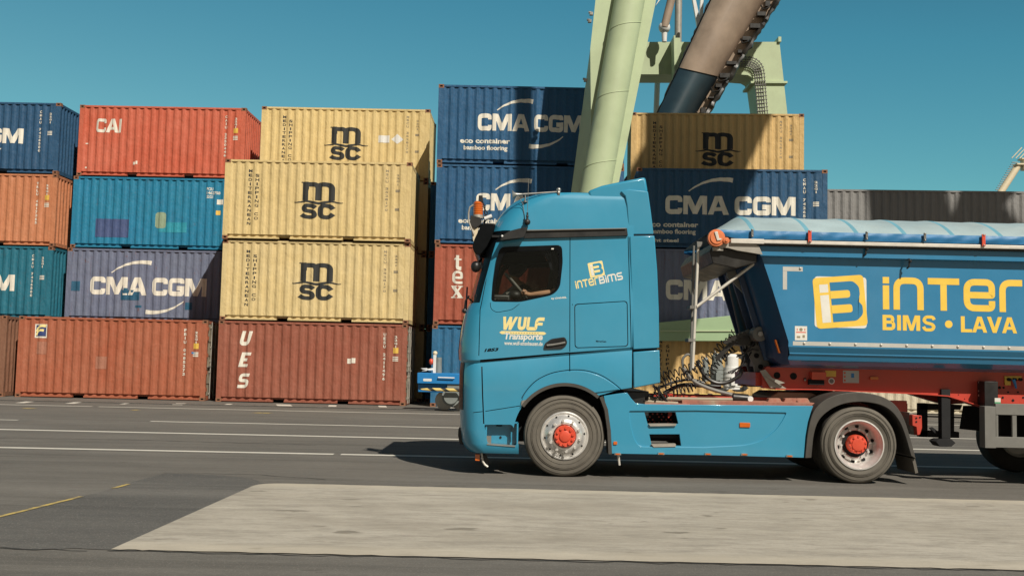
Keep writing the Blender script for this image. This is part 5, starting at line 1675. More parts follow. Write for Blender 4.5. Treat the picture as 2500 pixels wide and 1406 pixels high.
def coil(name, pts, r, turns, wire, Y0, Y1, mt):
    n = 0; path = []
    pp = [P(x, y, Y0 + (Y1 - Y0) * i / (len(pts) - 1)) for i, (x, y) in enumerate(pts)]
    pp = fillet(pp, .25, 8); N = turns * 14
    cum = [0]
    for i in range(1, len(pp)): cum.append(cum[-1] + hypot(pp[i][0] - pp[i - 1][0], pp[i][1] - pp[i - 1][1]))
    rnd = random.Random(turns)
    for i in range(N + 1):
        s = cum[-1] * i / N
        k = max(j for j in range(len(cum)) if cum[j] <= s + 1e-9); k = min(k, len(pp) - 2)
        q = (s - cum[k]) / max(cum[k + 1] - cum[k], 1e-6)
        c = Vector((pp[k][0] + (pp[k + 1][0] - pp[k][0]) * q, Y0 + (Y1 - Y0) * i / N, pp[k][1] + (pp[k + 1][1] - pp[k][1]) * q))
        d = Vector((pp[k + 1][0] - pp[k][0], 0, pp[k + 1][1] - pp[k][1])).normalized(); nn = Vector((-d.z, 0, d.x))
        t_ = 2 * pi * i / 14
        rr = r * (1 + .25 * sin(i * .11))
        path.append(c + nn * (rr * cos(t_)) + Vector((0, rr * sin(t_), 0)) + d * (rr * .25 * sin(t_)))
    MB().tube(path, wire, 5).build(name, mt, truck)
coil('coiled_cable', [(1614, 925), (1640, 912), (1690, 898), (1728, 878), (1770, 840), (1795, 815)], .062, 17, .0085, 14.3, 14.6, M['hose'])
coil('coiled_cable', [(1640, 955), (1680, 950), (1722, 925), (1752, 885), (1790, 846)], .050, 22, .008, 14.1, 14.5, M['hose'])
coil('coiled_cable', [(1616, 940), (1650, 930), (1690, 912), (1712, 890)], .055, 8, .009, 14.0, 14.2, M['hose'])
# ---- rear mudguard
mo = fillet(TP([(1965, 1118), (1972, 1050), (1984, 1003), (2010, 976), (2050, 960), (2100, 956), (2150, 965), (2183, 983), (2205, 1015), (2220, 1060), (2236, 1120)]), .12, 4)
mi_ = fillet(TP([(1981, 1117), (1986, 1060), (1997, 1025), (2025, 999), (2060, 984), (2105, 979), (2150, 987), (2175, 1001), (2197, 1028), (2211, 1065), (2224, 1112)]), .12, 4)
n = min(len(mo), len(mi_))
for yy0, yy1 in ((YB - .005, YB + .74), (YF - .74, YF + .005)):
    mg_ = MB().prism(mo + mi_[::-1], yy0, yy1)
    for pts in ([(1975, 1001), (2024, 1000)], [(2172, 998), (2214, 1001)]): pass
    mgo = mg_.build('mudguard', M['mudguard'], truck, .008)
mf = MB().prism(TP([(2229, 1119), (2236, 1119), (2244, 1154), (2237, 1156)]), YB + .03, YB + .66).build('mud_flap', M['rubber'], truck)
rb_ = MB()
rb_.prism(TP([(2226, 1012), (2232, 1012), (2249, 1014), (2250, 1044), (2245, 1060), (2238, 1062), (2236, 1042), (2226, 1038)], 13.8), 13.78, 13.9)
tailb = rb_.build('tail_bracket', M['red'], truck, .006)
MB().prism(TP([(2218, 1006), (2230, 1010), (2234, 1062), (2222, 1050)], 13.9), 13.88, 14.3).build('tail_lamp_box', M['guard_grey'], truck, .006)
hb = MB()
for x, y in ((2237, 1020), (2237, 1029), (2246, 1018)): q = P(x, y, 13.78); hb.cyl((q[0], 13.772, q[1]), (q[0], 13.779, q[1]), .012, None, 8)
hb.build('bolt_hole', M['hole'], tailb)

# ------------------------------------------------------------------ the driver
drv = thing('person', 'driver in a dark shirt at the wheel, bare left forearm stretched to the steering wheel', 'person', (T(1355, 740)[0], 14.2, zc + .28))
def skinned(name, nodes, edges, mt, sub=2):
    me = bpy.data.meshes.new(name)
    me.from_pydata([n_[0] for n_ in nodes], edges, [])
    o = bpy.data.objects.new(name, me); link(o, drv)
    sm_ = o.modifiers.new('skin', 'SKIN')
    me.update()
    if not me.skin_vertices:
        bm = bmesh.new(); bm.from_mesh(me); bm.verts.layers.skin.verify(); bm.to_mesh(me); bm.free()
    for i, n_ in enumerate(nodes):
        sv_ = me.skin_vertices[0].data[i]; sv_.radius = (n_[1], n_[1]); sv_.use_root = (i == 0)
    o.modifiers.new('sub', 'SUBSURF').render_levels = sub
    o.modifiers['sub'].levels = sub
    bake(o)
    o.data.materials.clear(); o.data.materials.append(mt); smooth(o, 180)
    return o
def D(px, py, Y): q = P(px, py, Y); return (q[0], Y, q[1])
pel = (T(1362, 0)[0], 14.2, zc + .42)
nod = [(pel, .15), (D(1364, 700, 14.2), .14), (D(1363, 672, 14.2), .15), (D(1360, 650, 14.2), .07), (D(1356, 640, 14.2), .06),   # pelvis, waist, chest, neck
       (D(1352, 626, 14.2), .105), (D(1350, 612, 14.2), .085),
       (D(1366, 674, 13.92), .075), (D(1362, 706, 13.78), .05), (D(1352, 714, 13.76), .047), (D(1322, 717, 13.78), .042), (D(1293, 720, 13.82), .031), (D(1284, 717, 13.83), .040),
       (D(1364, 674, 14.42), .075), (D(1340, 710, 14.48), .05), (D(1296, 712, 14.44), .032), (D(1286, 712, 14.42), .036),
       ((pel[0] - .38, 14.08, pel[2] + .05), .10), ((pel[0] - .5, 14.08, pel[2] - .3), .07), ((pel[0] - .38, 14.32, pel[2] + .05), .10), ((pel[0] - .5, 14.32, pel[2] - .3), .07)]
edg = [(0, 1), (1, 2), (2, 3), (3, 4), (4, 5), (5, 6), (2, 7), (7, 8), (8, 9), (9, 10), (10, 11), (11, 12), (2, 13), (13, 14), (14, 15), (15, 16), (0, 17), (17, 18), (0, 19), (19, 20)]
body = skinned('body', nod, edg, M['skin'])
shirt = skinned('shirt', [(nod[0][0], .17), (nod[1][0], .165), (nod[2][0], .172), (nod[3][0], .085), (nod[7][0], .092), (nod[8][0], .068), (D(1355, 711, 13.77), .062), (nod[13][0], .092), (nod[14][0], .066)], [(0, 1), (1, 2), (2, 3), (2, 4), (4, 5), (5, 6), (2, 7), (7, 8)], M['navy'])
trou = skinned('trousers', [(nod[0][0], .172), (nod[17][0], .115), (nod[18][0], .085), (nod[19][0], .115), (nod[20][0], .085)], [(0, 1), (1, 2), (0, 3), (3, 4)], M['navy'])
hr = MB(); q = D(1354, 618, 14.2); hr.ball((q[0] + .015, 14.2, q[2] + .02), .118, 16, 0, .85); hr.build('hair', M['hair'], drv)
fc = MB(); q = D(1352, 626, 14.2)
fc.ball((q[0] - .105, 14.2, q[2] - .005), .018, 8, 0, 1.6); fc.ball((q[0], 14.09, q[2]), .022, 8, 0, 1.5); fc.ball((q[0], 14.31, q[2]), .022, 8, 0, 1.5)
fc.ball((q[0] - .095, 14.165, q[2] + .02), .012, 8, 1); fc.ball((q[0] - .095, 14.235, q[2] + .02), .012, 8, 1); fc.box(q[0] - .103, q[0] - .09, 14.172, 14.228, q[2] - .055, q[2] - .045, 2)
fc.build('face', [M['skin'], M['hair'], M['hub_red']], drv)
fg = []
c = Vector(D(1284, 717, 13.83))
for k in range(4):                                     # four fingers closing over the rim, and the thumb
    b0 = c + Vector((-.012 + .004 * k, -.03 + .018 * k, .022 - .010 * k))
    ln_ = (.9, 1.0, .95, .8)[k]
    fg.append([b0, b0 + Vector((-.032 * ln_, -.004, .014)), b0 + Vector((-.052 * ln_, .006, -.004)), b0 + Vector((-.044 * ln_, .016, -.022))])
fg.append([c + Vector((.01, -.02, .025)), c + Vector((-.015, -.024, .045)), c + Vector((-.038, -.016, .050))])
fm_ = MB()
for f_ in fg: fm_.tube(f_, [.0105, .0098, .009, .0075][:len(f_)], 8)
fm_.ball((c.x, c.y, c.z), .036, 12, 0, .85)
fm_.build('fingers', M['skin'], drv)

# ------------------------------------------------------------------ the passenger on the far seat
drv = thing('person', 'passenger in a black cap on the far seat, bent forward behind the steering wheel', 'person', (D(1275, 740, 15.3)[0], 15.3, zc + .28))
pb = [(D(1300, 775, 15.3), .15), (D(1286, 735, 15.3), .15), (D(1274, 706, 15.3), .13), (D(1264, 692, 15.3), .06), (D(1257, 684, 15.3), .058), (D(1255, 672, 15.3), .088), (D(1258, 660, 15.3), .085),
      (D(1278, 712, 15.08), .06), (D(1272, 745, 15.05), .045), (D(1250, 760, 15.08), .035), (D(1278, 712, 15.52), .06), (D(1272, 745, 15.55), .045), (D(1250, 760, 15.52), .035), (D(1255, 785, 15.2), .09), (D(1255, 785, 15.4), .09)]
skinned('body', pb, [(0, 1), (1, 2), (2, 3), (3, 4), (4, 5), (5, 6), (2, 7), (7, 8), (8, 9), (2, 10), (10, 11), (11, 12), (0, 13), (0, 14)], M['skin'])
skinned('shirt', [(pb[0][0], .17), (pb[1][0], .165), (pb[2][0], .145), (pb[7][0], .075), (pb[8][0], .06), (pb[10][0], .075), (pb[11][0], .06)], [(0, 1), (1, 2), (2, 3), (3, 4), (2, 5), (5, 6)], M['navy'])
cp = MB(); q = D(1260, 661, 15.3)
cp.ball((q[0], 15.3, q[2]), .118, 18, 0, .95)
rim_ = [D(x, y, 15.3) for x, y in ((1243, 673), (1256, 674.5), (1270, 671), (1281, 664), (1287, 655))]
cp.tube([(a, 15.19, c) for a, _, c in rim_], .012, 8, 1)
cp.prism([(a, c) for a, _, c in rim_] + [(rim_[-1][0] - .03, rim_[-1][2] + .05), (q[0], q[2])], 15.2, 15.4, 0)
cp.build('cap', [M['navy'], M['guard_grey']], drv)

# ------------------------------------------------------------------ tipper semi-trailer
TY = 13.58
TF = TY + 2.46
trl = thing('tipper_trailer', 'blue tipper trailer with big yellow lettering, pale tarpaulin and red chassis', 'trailer', (9.0, YM, 0))
XE = 12.6
def zt(py, Y=TY, px=2200): return P(px, py, Y)[1]
xt, zt0 = P(1866, 637, TY); xb_, zb_ = P(1941, 880, TY)
def xfront(z):
    if z > zt0:
        xa, za = P(1846, 601, TY); return xt + (xa - xt) * (z - zt0) / (za - zt0)
    return xt + (xb_ - xt) * (z - zt0) / (zb_ - zt0)
prof = [(.03, zt(603)), (.03, zt(631)), (.125, zt(632)), (.105, zt(852)), (.15, zt(866)), (.15, zt(869)), (.165, zt(870)), (.20, zt(884)), (.32, zt(896)), (.62, zt(905))]
tb_ = MB(); v = []
full = prof + [(2.46 - d, z) for d, z in reversed(prof)]
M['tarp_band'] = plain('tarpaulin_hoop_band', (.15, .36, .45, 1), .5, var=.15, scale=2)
for d, z in full:
    x = xfront(z)
    if z < zt(880): x -= (.03 if d < 1.2 or d > 1.3 else 0) + max(0, (min(d, 2.46 - d) - .16)) * .35
    v.append((x, TY + d, z))
n = len(full)
v += [(XE, TY + d, z) for d, z in full]
tb_.add(v, [(i, i + 1, n + i + 1, n + i) for i in range(n - 1)] + [tuple(range(n, 2 * n))])
body_t = tb_.build('tipper_body', M['tipper_blue'], trl, 0, 3)
# sloping front wall with chamfered corners and ribs
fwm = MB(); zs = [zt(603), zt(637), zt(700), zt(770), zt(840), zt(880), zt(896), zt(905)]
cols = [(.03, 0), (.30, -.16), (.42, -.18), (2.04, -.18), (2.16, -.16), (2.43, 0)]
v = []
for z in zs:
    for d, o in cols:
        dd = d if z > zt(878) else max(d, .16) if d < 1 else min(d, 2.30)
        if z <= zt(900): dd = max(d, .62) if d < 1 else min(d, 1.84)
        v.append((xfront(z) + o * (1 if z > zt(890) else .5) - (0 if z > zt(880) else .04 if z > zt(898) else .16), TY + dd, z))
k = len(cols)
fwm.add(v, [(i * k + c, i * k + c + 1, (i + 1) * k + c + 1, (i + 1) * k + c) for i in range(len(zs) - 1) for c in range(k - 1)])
frontw = fwm.build('front_wall', M['front_shade_navy'], body_t, 0, 25)
rbm = MB()
for d in (.62, 1.05, 1.4, 1.84):
    za, zb2 = zt(640), zt(886)
    xa, xb2 = xfront(za) - .18, xfront(zb2) - .18
    rbm.add([(xa, TY + d - .04, za), (xb2, TY + d - .04, zb2), (xb2, TY + d + .04, zb2), (xa, TY + d + .04, za), (xa - .07, TY + d - .03, za), (xb2 - .07, TY + d - .03, zb2), (xb2 - .07, TY + d + .03, zb2), (xa - .07, TY + d + .03, za)],
            [(0, 1, 2, 3), (4, 7, 6, 5), (0, 4, 5, 1), (1, 5, 6, 2), (2, 6, 7, 3), (3, 7, 4, 0)])
rbm.build('wall_rib', M['front_shade_navy'], frontw)
am_ = MB()
zq0, zq1 = P(1918, 862, TY + .2)[1], P(1910, 830, TY + .2)[1]
v = []
for dx in (-.012, -.03):
    for z in (zq0, zq1):
        for d in (.17, .20): v.append((xfront(z) - .05 - d * .30 + dx, TY + d, z))
am_.add(v, [(0, 1, 3, 2), (4, 6, 7, 5), (0, 4, 5, 1), (2, 3, 7, 6), (0, 2, 6, 4), (1, 5, 7, 3)])
am_.build('front_reflector', M['amber'], frontw)
# rail, tarpaulin
rl_ = MB(); a = P(1782, 588, TY - .05); a2 = P(1893, 600, TY - .05)
z0 = zt(602, TY - .05); z1 = zt(593, TY - .05)
rl_.box(P(1786, 0, TY)[0], XE, TY - .06, TY + .02, z0, z1)
rl_.box(P(1786, 0, TY)[0], P(1866, 0, TY)[0], TY - .075, TY - .062, z0 - .01, z1 + .005)
rail_ = rl_.build('side_rail', M['alu'], trl, .008)
MB().box(P(1850, 0, TY)[0], XE, TY - .02, TY + .03, zt(608), z0 - .002).build('rail_bracket', M['black'], rail_)
MB().box(P(1866, 0, TY)[0], XE, TF - .02, TF + .06, z0, z1).build('side_rail', M['alu'], trl, .008)
zE, zR = zt(572, TY - .03), zt(544, 14.6) + .02
tm = MB(); v = []; nd = 20
hoops = [P(px, 570, TY)[0] for px in (1832, 1966, 2087, 2205, 2322, 2440, 2560, 2680)]
xs = []
x = P(1748, 566, TY)[0]
while x < XE:
    xs.append(x); x += .03
xr = P(1805, 540, 14.4)[0]
for x in xs:
    q = min(1, max(0, (x - xs[0]) / (xr - xs[0])))
    hz_ = zE + (zR - zE) * (.10 + .90 * q)
    near = min(abs(x - h) for h in hoops)
    bmp = .010 * math.exp(-(near / .09) ** 2)
    gap = 0
    for j in range(nd + 1):
        d = j / nd
        s_ = 1 - abs(2 * d - 1) ** 2.3
        wr = .0025 * sin(x * 9 + d * 14) * sin(d * pi) + .002 * sin(x * 3.1 - d * 9)
        v.append((x, TY - .03 + 2.52 * d, zE + (hz_ - zE) * s_ + (bmp + gap) * s_ + wr))
m_ = nd + 1
for i in range(len(xs) - 1):
    xm = (xs[i] + xs[i + 1]) / 2
    band = any(-.012 < xm - h < .055 for h in hoops)
    tm.add([], [], 0)
    for j in range(nd):
        tm.f.append([i * m_ + j, (i + 1) * m_ + j, (i + 1) * m_ + j + 1, i * m_ + j + 1]); tm.m.append(1 if band else 0)
tm.v = v
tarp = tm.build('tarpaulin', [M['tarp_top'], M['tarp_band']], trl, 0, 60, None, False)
for yy, sg_ in ((TY - .03, -1), (TY + 2.49, 1)):
    sv2 = MB(); v = []
    zl = zt(592, TY - .03)
    for x in xs:
        q = min(1, max(0, (x - xs[0]) / .25))
        zlow = zl + (1 - q) * .05
        for j in range(5):
            t_ = j / 4
            wob = .006 * sin(x * 7 + t_ * 3) * sin(pi * t_) + .004 * sin(x * 23 + t_ * 5) + .002 * sin(x * 41)
            v.append((x, yy + sg_ * (.004 + wob + .012 * sin(pi * t_)), zE + .004 + (zlow - zE) * t_))
    sv2.add(v, [(i * 5 + j, (i + 1) * 5 + j, (i + 1) * 5 + j + 1, i * 5 + j + 1) for i in range(len(xs) - 1) for j in range(4)])
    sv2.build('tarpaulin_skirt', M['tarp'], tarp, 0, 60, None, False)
for px, red in ((1836, 0), (1976, 1), (2115, 0), (2257, 0), (2400, 1)):
    sb_ = MB(); x, _ = P(px, 580, TY - .06)
    za, zb2 = zt(568, TY - .06), zt(597 if red else 588, TY - .06)
    w = .022 if red else .015
    sb_.box(x - w, x + w, TY - .085, TY - .062, zb2, za)
    sb_.ball((x, TY - .086, za - .01), .012, 8, 1); sb_.ball((x, TY - .086, zb2 + .014), .012, 8, 1)
    sb_.build('tarpaulin_strap', [M['hub_red'] if red else M['guard_grey'], M['steel']], trl, .003)
# lettering and markings on the side
YS_ = TY + .055
def on_t(u, v, k):                                     # lies on the slightly sloping side sheet
    za, zb2 = zt(632), zt(852)
    return (u, TY + .125 - .02 * (za - v) / (za - zb2) - .002 - .0003 * k, v)
def tb2(p0, p1): a, b = P(*p0, TY + .06), P(*p1, TY + .06); return a[0], b[0], min(a[1], b[1]), max(a[1], b[1])
x0, x1, z0, z1 = tb2((2159, 754.5), (2500, 683))
decal('lettering', [(fit_box(INTER, x0, x0 + (P(2501, 700, TY + .06)[0] - x0), z0, z0 + P(2159, 675, TY + .06)[1] - P(2159, 754.5, TY + .06)[1]), M['yellow'])], body_t, on_t)
x0, x1, z0, _ = tb2((2158, 806), (2288, 770)); hL = P(2158, 767, TY + .06)[1] - P(2158, 806, TY + .06)[1]
tB = .23
def bl(c):
    if c == 'B': return [[(0, 0), (tB, 0), (tB, 1), (0, 1)]] + stroke(fillet([(.2, .90), (.60, .90), (.60, .53), (.2, .53)], .17, 5), .2) + stroke(fillet([(.2, .53), (.66, .53), (.66, .10), (.2, .10)], .2, 5), .2)
    if c == 'I': return [[(0, 0), (tB, 0), (tB, 1), (0, 1)]]
    if c == 'M': return [[(0, 0), (0, 1), (.32, 1), (.32, .9), (tB, .62), (tB, 0)], [(.32, 1), (.52, .34), (.52, 0), (.42, 0), (tB, .62), (.25, .9)], [(.72, 1), (.52, .34), (.52, 0), (.62, 0), (1.04 - tB, .62), (.79, .9)], [(1.04, 0), (1.04, 1), (.72, 1), (.72, .9), (1.04 - tB, .62), (1.04 - tB, 0)]]
    if c == 'S': return stroke(fillet([(.70, .74), (.62, .92), (.20, .92), (.08, .70), (.20, .54), (.56, .46), (.70, .30), (.58, .08), (.16, .08), (.06, .28)], .14, 5), .2)
    if c == 'L': return [[(0, 0), (0, 1), (tB, 1), (tB, 0)], [(tB, 0), (tB, .2), (.66, .2), (.66, 0)]]
    if c == 'A': return [[(0, 0), (.31, 1), (.53, 1), (.22, 0)], [(.88, 0), (.57, 1), (.35, 1), (.66, 0)], [(.24, .22), (.64, .22), (.60, .40), (.28, .40)]]
    if c == 'V': return [[(0, 1), (.33, 0), (.44, 0), (.44, .34), (.235, 1)], [(.88, 1), (.55, 0), (.44, 0), (.44, .34), (.645, 1)]]
decal('lettering', [(fit_box(word([bl(c) for c in 'BIMS'], .11), x0, x1, z0, z0 + hL), M['yellow'])], body_t, on_t)
x2, x3, _, _ = tb2((2350, 812), (2487, 775)); decal('lettering', [(fit_box(word([bl(c) for c in 'LAVA'], .0), x2, x3, z0, z0 + hL), M['yellow'])], body_t, on_t)
q = P(2320, 789, TY + .06); decal('lettering', [([circ(q[0], z0 + hL * .48, .05, 20)], M['yellow'])], body_t, on_t)
q = P(2054, 736, TY + .06)
decal('emblem', logo_square(q[0], q[1], .335, radians(5.2), M['yellow'], M['white'], M['tipper_blue'], True), body_t, on_t)
x0, x1, z0, z1 = tb2((1914, 706), (1963, 651))
M['reflective'] = plain('grey_reflective_tape', (.48, .47, .43, 1), .45, var=.06, dirt=.15)
decal('contour_marking', [(rects((x0, x1, z1 - .058, z1), (x0, x0 + .055, z0, z1 - .06)), M['reflective'])], body_t, on_t)
xa = P(1938, 845, TY + .06)[0]; za, zb2 = zt(848.5, TY + .06), zt(838.5, TY + .06)
decal('contour_marking', [(rects((xa, XE - .05, za, zb2)), M['reflective'])], body_t, on_t)
bt = MB()
for k in range(16):
    x = P(1969 + 63 * k, 845, TY)[0]
    bt.ball((x, TY + .103, (za + zb2) / 2 + .005), .019, 10)
q = P(1957, 654, TY + .06); bt.ball((q[0], TY + .118, q[1] + .0), .018, 10)
bt.build('side_bolt', M['alu'], body_t)
x0, x1, z0, z1 = tb2((1943, 830), (1973, 796))
stk = [(rects((x0, x1, z0, z1)), M['white']), (rects((x0 + .015, x1 - .015, (z0 + z1) / 2 + .005, (z0 + z1) / 2 + .018), (x0 + .025, x0 + .035, z1 - .06, z1 - .03), (x1 - .035, x1 - .025, z1 - .06, z1 - .03)), M['hub_red']),
       ([circ((x0 + x1) / 2, z1 - .045, .022, 14)] + rects((x0 + .025, x0 + .07, z0 + .03, z0 + .055), (x1 - .06, x1 - .03, z0 + .035, z0 + .07)), M['grey_paint'])]
decal('warning_sticker', stk, body_t, on_t)
for px, py in ((2220, 642), (2114, 612)):
    lk_ = MB(); x, z = P(px, py, TY); lk_.tube([(x, TY + .12, z + .06), (x, TY - .0, z + .05), (x - .005, TY - .01, z - .05), (x - .02, TY + .03, z - .07)], .012, 6); lk_.ball((x + .01, TY - .015, z + .02), .02, 8)
    lk_.build('lashing_hook', M['black'], body_t)
# reel and roll-over gear at the front
rg = MB(); q = P(1749, 581, TY - .05)
rg.cyl((q[0], TY - .07, q[1]), (q[0], TY + .02, q[1]), .112, None, 32, 0); rg.cyl((q[0], TY - .085, q[1]), (q[0], TY - .07, q[1]), .085, None, 28, 0)
q2 = P(1772, 588, TY - .05); rg.cyl((q2[0], TY - .09, q2[1]), (q2[0], TY + .0, q2[1]), .042, None, 20, 0); rg.cyl((q2[0], TY - .105, q2[1]), (q2[0], TY - .09, q2[1]), .02, None, 12, 0)
pts = TP([(1744, 566), (1752, 565), (1756, 582), (1762, 582), (1761, 586), (1751, 588)], TY - .1); rg.prism(pts, TY - .1, TY - .087, 1)
reel = rg.build('tarpaulin_reel', [M['orange'], M['alu']], trl, .004)
gp = MB(); gp.prism(TP([(1752, 598), (1778, 592), (1782, 588), (1846, 597), (1853, 601), (1862, 622), (1800, 612), (1778, 606), (1757, 604)], TY - .03), TY - .035, TY - .005)
gp.build('reel_bracket', M['zinc'], trl, .004)
pfm = MB()
pfm.prism(TP([(1734, 612), (1748, 588), (1800, 606), (1850, 614), (1850, 640), (1800, 654), (1742, 642)], TY), TY + .05, TF - .05)
plat = pfm.build('catwalk', M['hose'], trl, .01)
MB().box(P(1740, 608, TY)[0], P(1765, 608, TY)[0], TY - .02, TY + .05, P(1750, 612, TY)[1], P(1750, 604, TY)[1]).build('bracket', M['zinc'], plat)
pl_ = MB()
a, b = P(1705, 596, 13.75), P(1691, 898, 13.75)
pl_.cyl((a[0], 13.75, a[1]), (b[0], 13.75, b[1]), .021, None, 10, 0); a2, b2 = P(1694, 600, 14.0), P(1686, 905, 14.0)
pl_.cyl((a2[0], 14.0, a2[1]), (b2[0], 14.0, b2[1]), .017, None, 10, 1)
pl_.prism(TP([(1701, 590), (1714, 591), (1713, 602), (1702, 604)], 13.72), 13.70, 13.74, 1)
for py in (750, 830): p = P(1699 - (py - 640) * .05, py, 13.75); pl_.box(p[0] - .05, p[0] + .04, 13.73, 14.0, p[1] - .02, p[1] + .02, 1)
pl_.build('support_pole', [M['alu'], M['guard_grey']], trl)
a, b = P(1846, 640, 13.78), P(1699, 750, 13.78); MB().cyl((a[0], 13.78, a[1]), (b[0], 13.78, b[1]), .021, None, 10).build('diagonal_brace', M['alu'], trl)
# ram bracket with holes at the foot of the front wall
rm_ = MB()
bp = TP([(1796, 818), (1828, 803), (1846, 812), (1866, 850), (1884, 905), (1896, 945), (1864, 948), (1850, 935), (1840, 890), (1815, 838)], 14.35)
rm_.prism(bp, 14.35, 14.42); rm_.prism([(x + .36, z) for x, z in bp], 15.2, 15.27); rm_.box(bp[2][0], bp[3][0] + .05, 14.42, 15.2, bp[3][1] - .25, bp[3][1] - .02)
ramb = rm_.build('ram_bracket', M['guard_grey'], trl, .004)
hm = MB()
for px, py, r in ((1838, 826, .018), (1838, 840, .034), (1847, 868, .034), (1857, 895, .034), (1866, 905, .022), (1818, 855, .026), (1822, 868, .026)):
    q = P(px, py, 14.34); hm.cyl((q[0], 14.335, q[1]), (q[0], 14.348, q[1]), r, None, 14)
hm.build('lightening_hole', M['hole'], ramb)
pv_ = MB(); q = P(1855, 815, 14.1); pv_.cyl((q[0], 14.08, q[1]), (q[0], 14.34, q[1]), .10, None, 20, 0); pv_.cyl((q[0], 14.05, q[1]), (q[0], 14.08, q[1]), .035, None, 14, 1)
pv_.prism(TP([(1840, 800), (1866, 806), (1872, 822), (1852, 834), (1838, 828)], 14.2), 14.15, 14.2, 0)
pv_.build('ram_pivot', [M['guard_grey'], M['steel']], trl, .004)
rmc = MB(); a, b = P(1792, 660, YM), P(1858, 930, YM); rmc.cyl((a[0], YM, a[1]), (b[0], YM, b[1]), .13, .15, 20); rmc.cyl((a[0], YM - .25, a[1] - .02), (a[0], YM + .25, a[1] - .02), .05, None, 12)
rmc.build('tipping_ram', M['black'], trl)
q = P(1790, 668, 14.2); hmn = MB(); hmn.prism(TP([(1772, 655), (1786, 648), (1800, 655), (1806, 680), (1830, 720), (1820, 722), (1790, 690), (1776, 678)], 14.3), 14.28, 14.34); hmn.build('ram_hanger', M['guard_grey'], trl, .004)
cbm = MB(); rnd = random.Random(5)
for k in range(7):
    px, py = 1800 + rnd.uniform(0, 55), 830 + rnd.uniform(0, 40)
    a = P(px, py, 14.3); b = P(px - rnd.uniform(15, 60), py + rnd.uniform(10, 55), 14.3); c_ = P(px - rnd.uniform(0, 30), py + rnd.uniform(-14, 30), 14.3)
    cbm.tube([(a[0], 14.3, a[1]), (c_[0], 14.2 + rnd.uniform(0, .2), c_[1]), (b[0], 14.25, b[1])], rnd.uniform(.007, .014), 6)
cbm.prism(TP([(1745, 872), (1800, 818), (1815, 812), (1812, 820), (1752, 880)], 14.3), 14.28, 14.32)
cbm.box(P(1806, 0, 14.3)[0], P(1838, 0, 14.3)[0], 14.3, 14.9, P(1800, 842, 14.3)[1], P(1800, 818, 14.3)[1])
for k in range(6): q = P(1770 + k * 9, 836 - k * 4, 14.25); cbm.box(q[0] - .02, q[0] + .03, 14.2, 14.26, q[1] - .02, q[1] + .03)
cbm.build('coupling_hoses', M['hose'], trl)
# ---- chassis
CHY = 14.14
cm_ = MB()
cb1 = PL([(1860, 908), (1872, 894), (2100, 899), (2560, 910), (2900, 917), (2900, 1000), (2520, 992), (2415, 998), (2385, 990), (2310, 967), (2240, 962), (1990, 951), (1890, 950), (1862, 947)], CHY)
cm_.prism(cb1, CHY, CHY + .12); cm_.prism(cb1, CHY + 1.45, CHY + 1.57)
xx = P(1875, 905, CHY)[0]
cm_.box(xx, xx + 1.2, CHY + .12, CHY + 1.45, P(1850, 945, CHY)[1], P(1850, 935, CHY)[1])
for px in (1850, 2150, 2380, 2600): x = P(px, 900, CHY)[0]; cm_.box(x, x + .1, CHY + .12, CHY + 1.45, 1.22, 1.40)
chs = cm_.build('chassis_beam', M['red'], trl, .004)
fl_ = MB()
lowf = PL([(1890, 949), (1990, 950), (2240, 961), (2310, 966), (2385, 989), (2415, 997), (2520, 991), (2900, 999)], CHY)
for q in stroke(lowf, .014): fl_.prism(q, CHY - .07, CHY + .19)
fl_.build('beam_flange', M['red'], chs)
hl_ = MB()
for px, py, r in ((1897, 916, .045), (1937, 918, .047), (1965, 926, .02)):
    q = P(px, py, CHY); hl_.cyl((q[0], CHY - .004, q[1]), (q[0], CHY + .13, q[1]), r, None, 18)
for px, py, r in ((2461, 957, .012), (2485, 957, .012), (2448, 970, .015), (2473, 977, .018), (2498, 970, .014), (2440, 946, .02), (2450, 946, .015), (2420, 958, .01), (2340, 963, .006), (2355, 973, .006)):
    q = P(px, py, CHY); hl_.cyl((q[0], CHY - .006, q[1]), (q[0], CHY + .01, q[1]), r, None, 12)
hl_.build('beam_hole', M['hole'], chs)
def on_ch(u, v, k): return (u, CHY - .002 - .0003 * k, v)
def cbx(x0, y0, x1, y1): a, b = P(x0, y1, CHY), P(x1, y0, CHY); return (a[0], b[0], min(a[1], b[1]), max(a[1], b[1]))
a = cbx(2058, 905, 2097, 934)
stl = [(rects(a), M['reflective'])]
stl.append((rects(*[(a[0] + .012, a[0] + .035, a[2] + .02 + .05 * k, a[2] + .045 + .05 * k) for k in range(3)]), M['hub_red']))
stl.append((rects((a[0] + .11, a[0] + .15, a[2] + .07, a[2] + .13)), M['bogie_blue']))
decal('information_sticker', stl, chs, on_ch); decal('information_sticker', [(rects(cbx(2015, 905, 2041, 919)), M['yellow_sign'])], chs, on_ch); stl = []
q = P(2030, 930, CHY); stl.append(([circ(q[0], q[1], .05, 20)], M['hub_red'])); stl.append(([circ(q[0], q[1], .043, 20)], M['white'])); stl.append(([circ(q[0], q[1], .03, 14)], M['guard_grey']))
decal('information_sticker', stl, chs, on_ch)
q = P(2133, 923, CHY); MB().prism(rrect(q[0] - .055, q[0] + .055, q[1] - .02, q[1] + .02, .01, 3), CHY - .03, CHY - .001).build('side_marker', M['amber'], chs, .003)
q = cbx(1977, 908, 2012, 926); jb_ = MB(); jb_.box(q[0], q[1], CHY - .10, CHY - .001, q[2], q[3], 0); jb_.box(q[0] - .03, q[1] - .02, CHY - .08, CHY - .001, q[2] - .07, q[2] - .002, 1); jb_.ball((P(1964, 927, CHY)[0], CHY - .03, P(1964, 927, CHY)[1]), .02, 8, 2)
jb_.build('junction_box', [M['hub_red'], M['hole'], M['steel']], chs, .004)
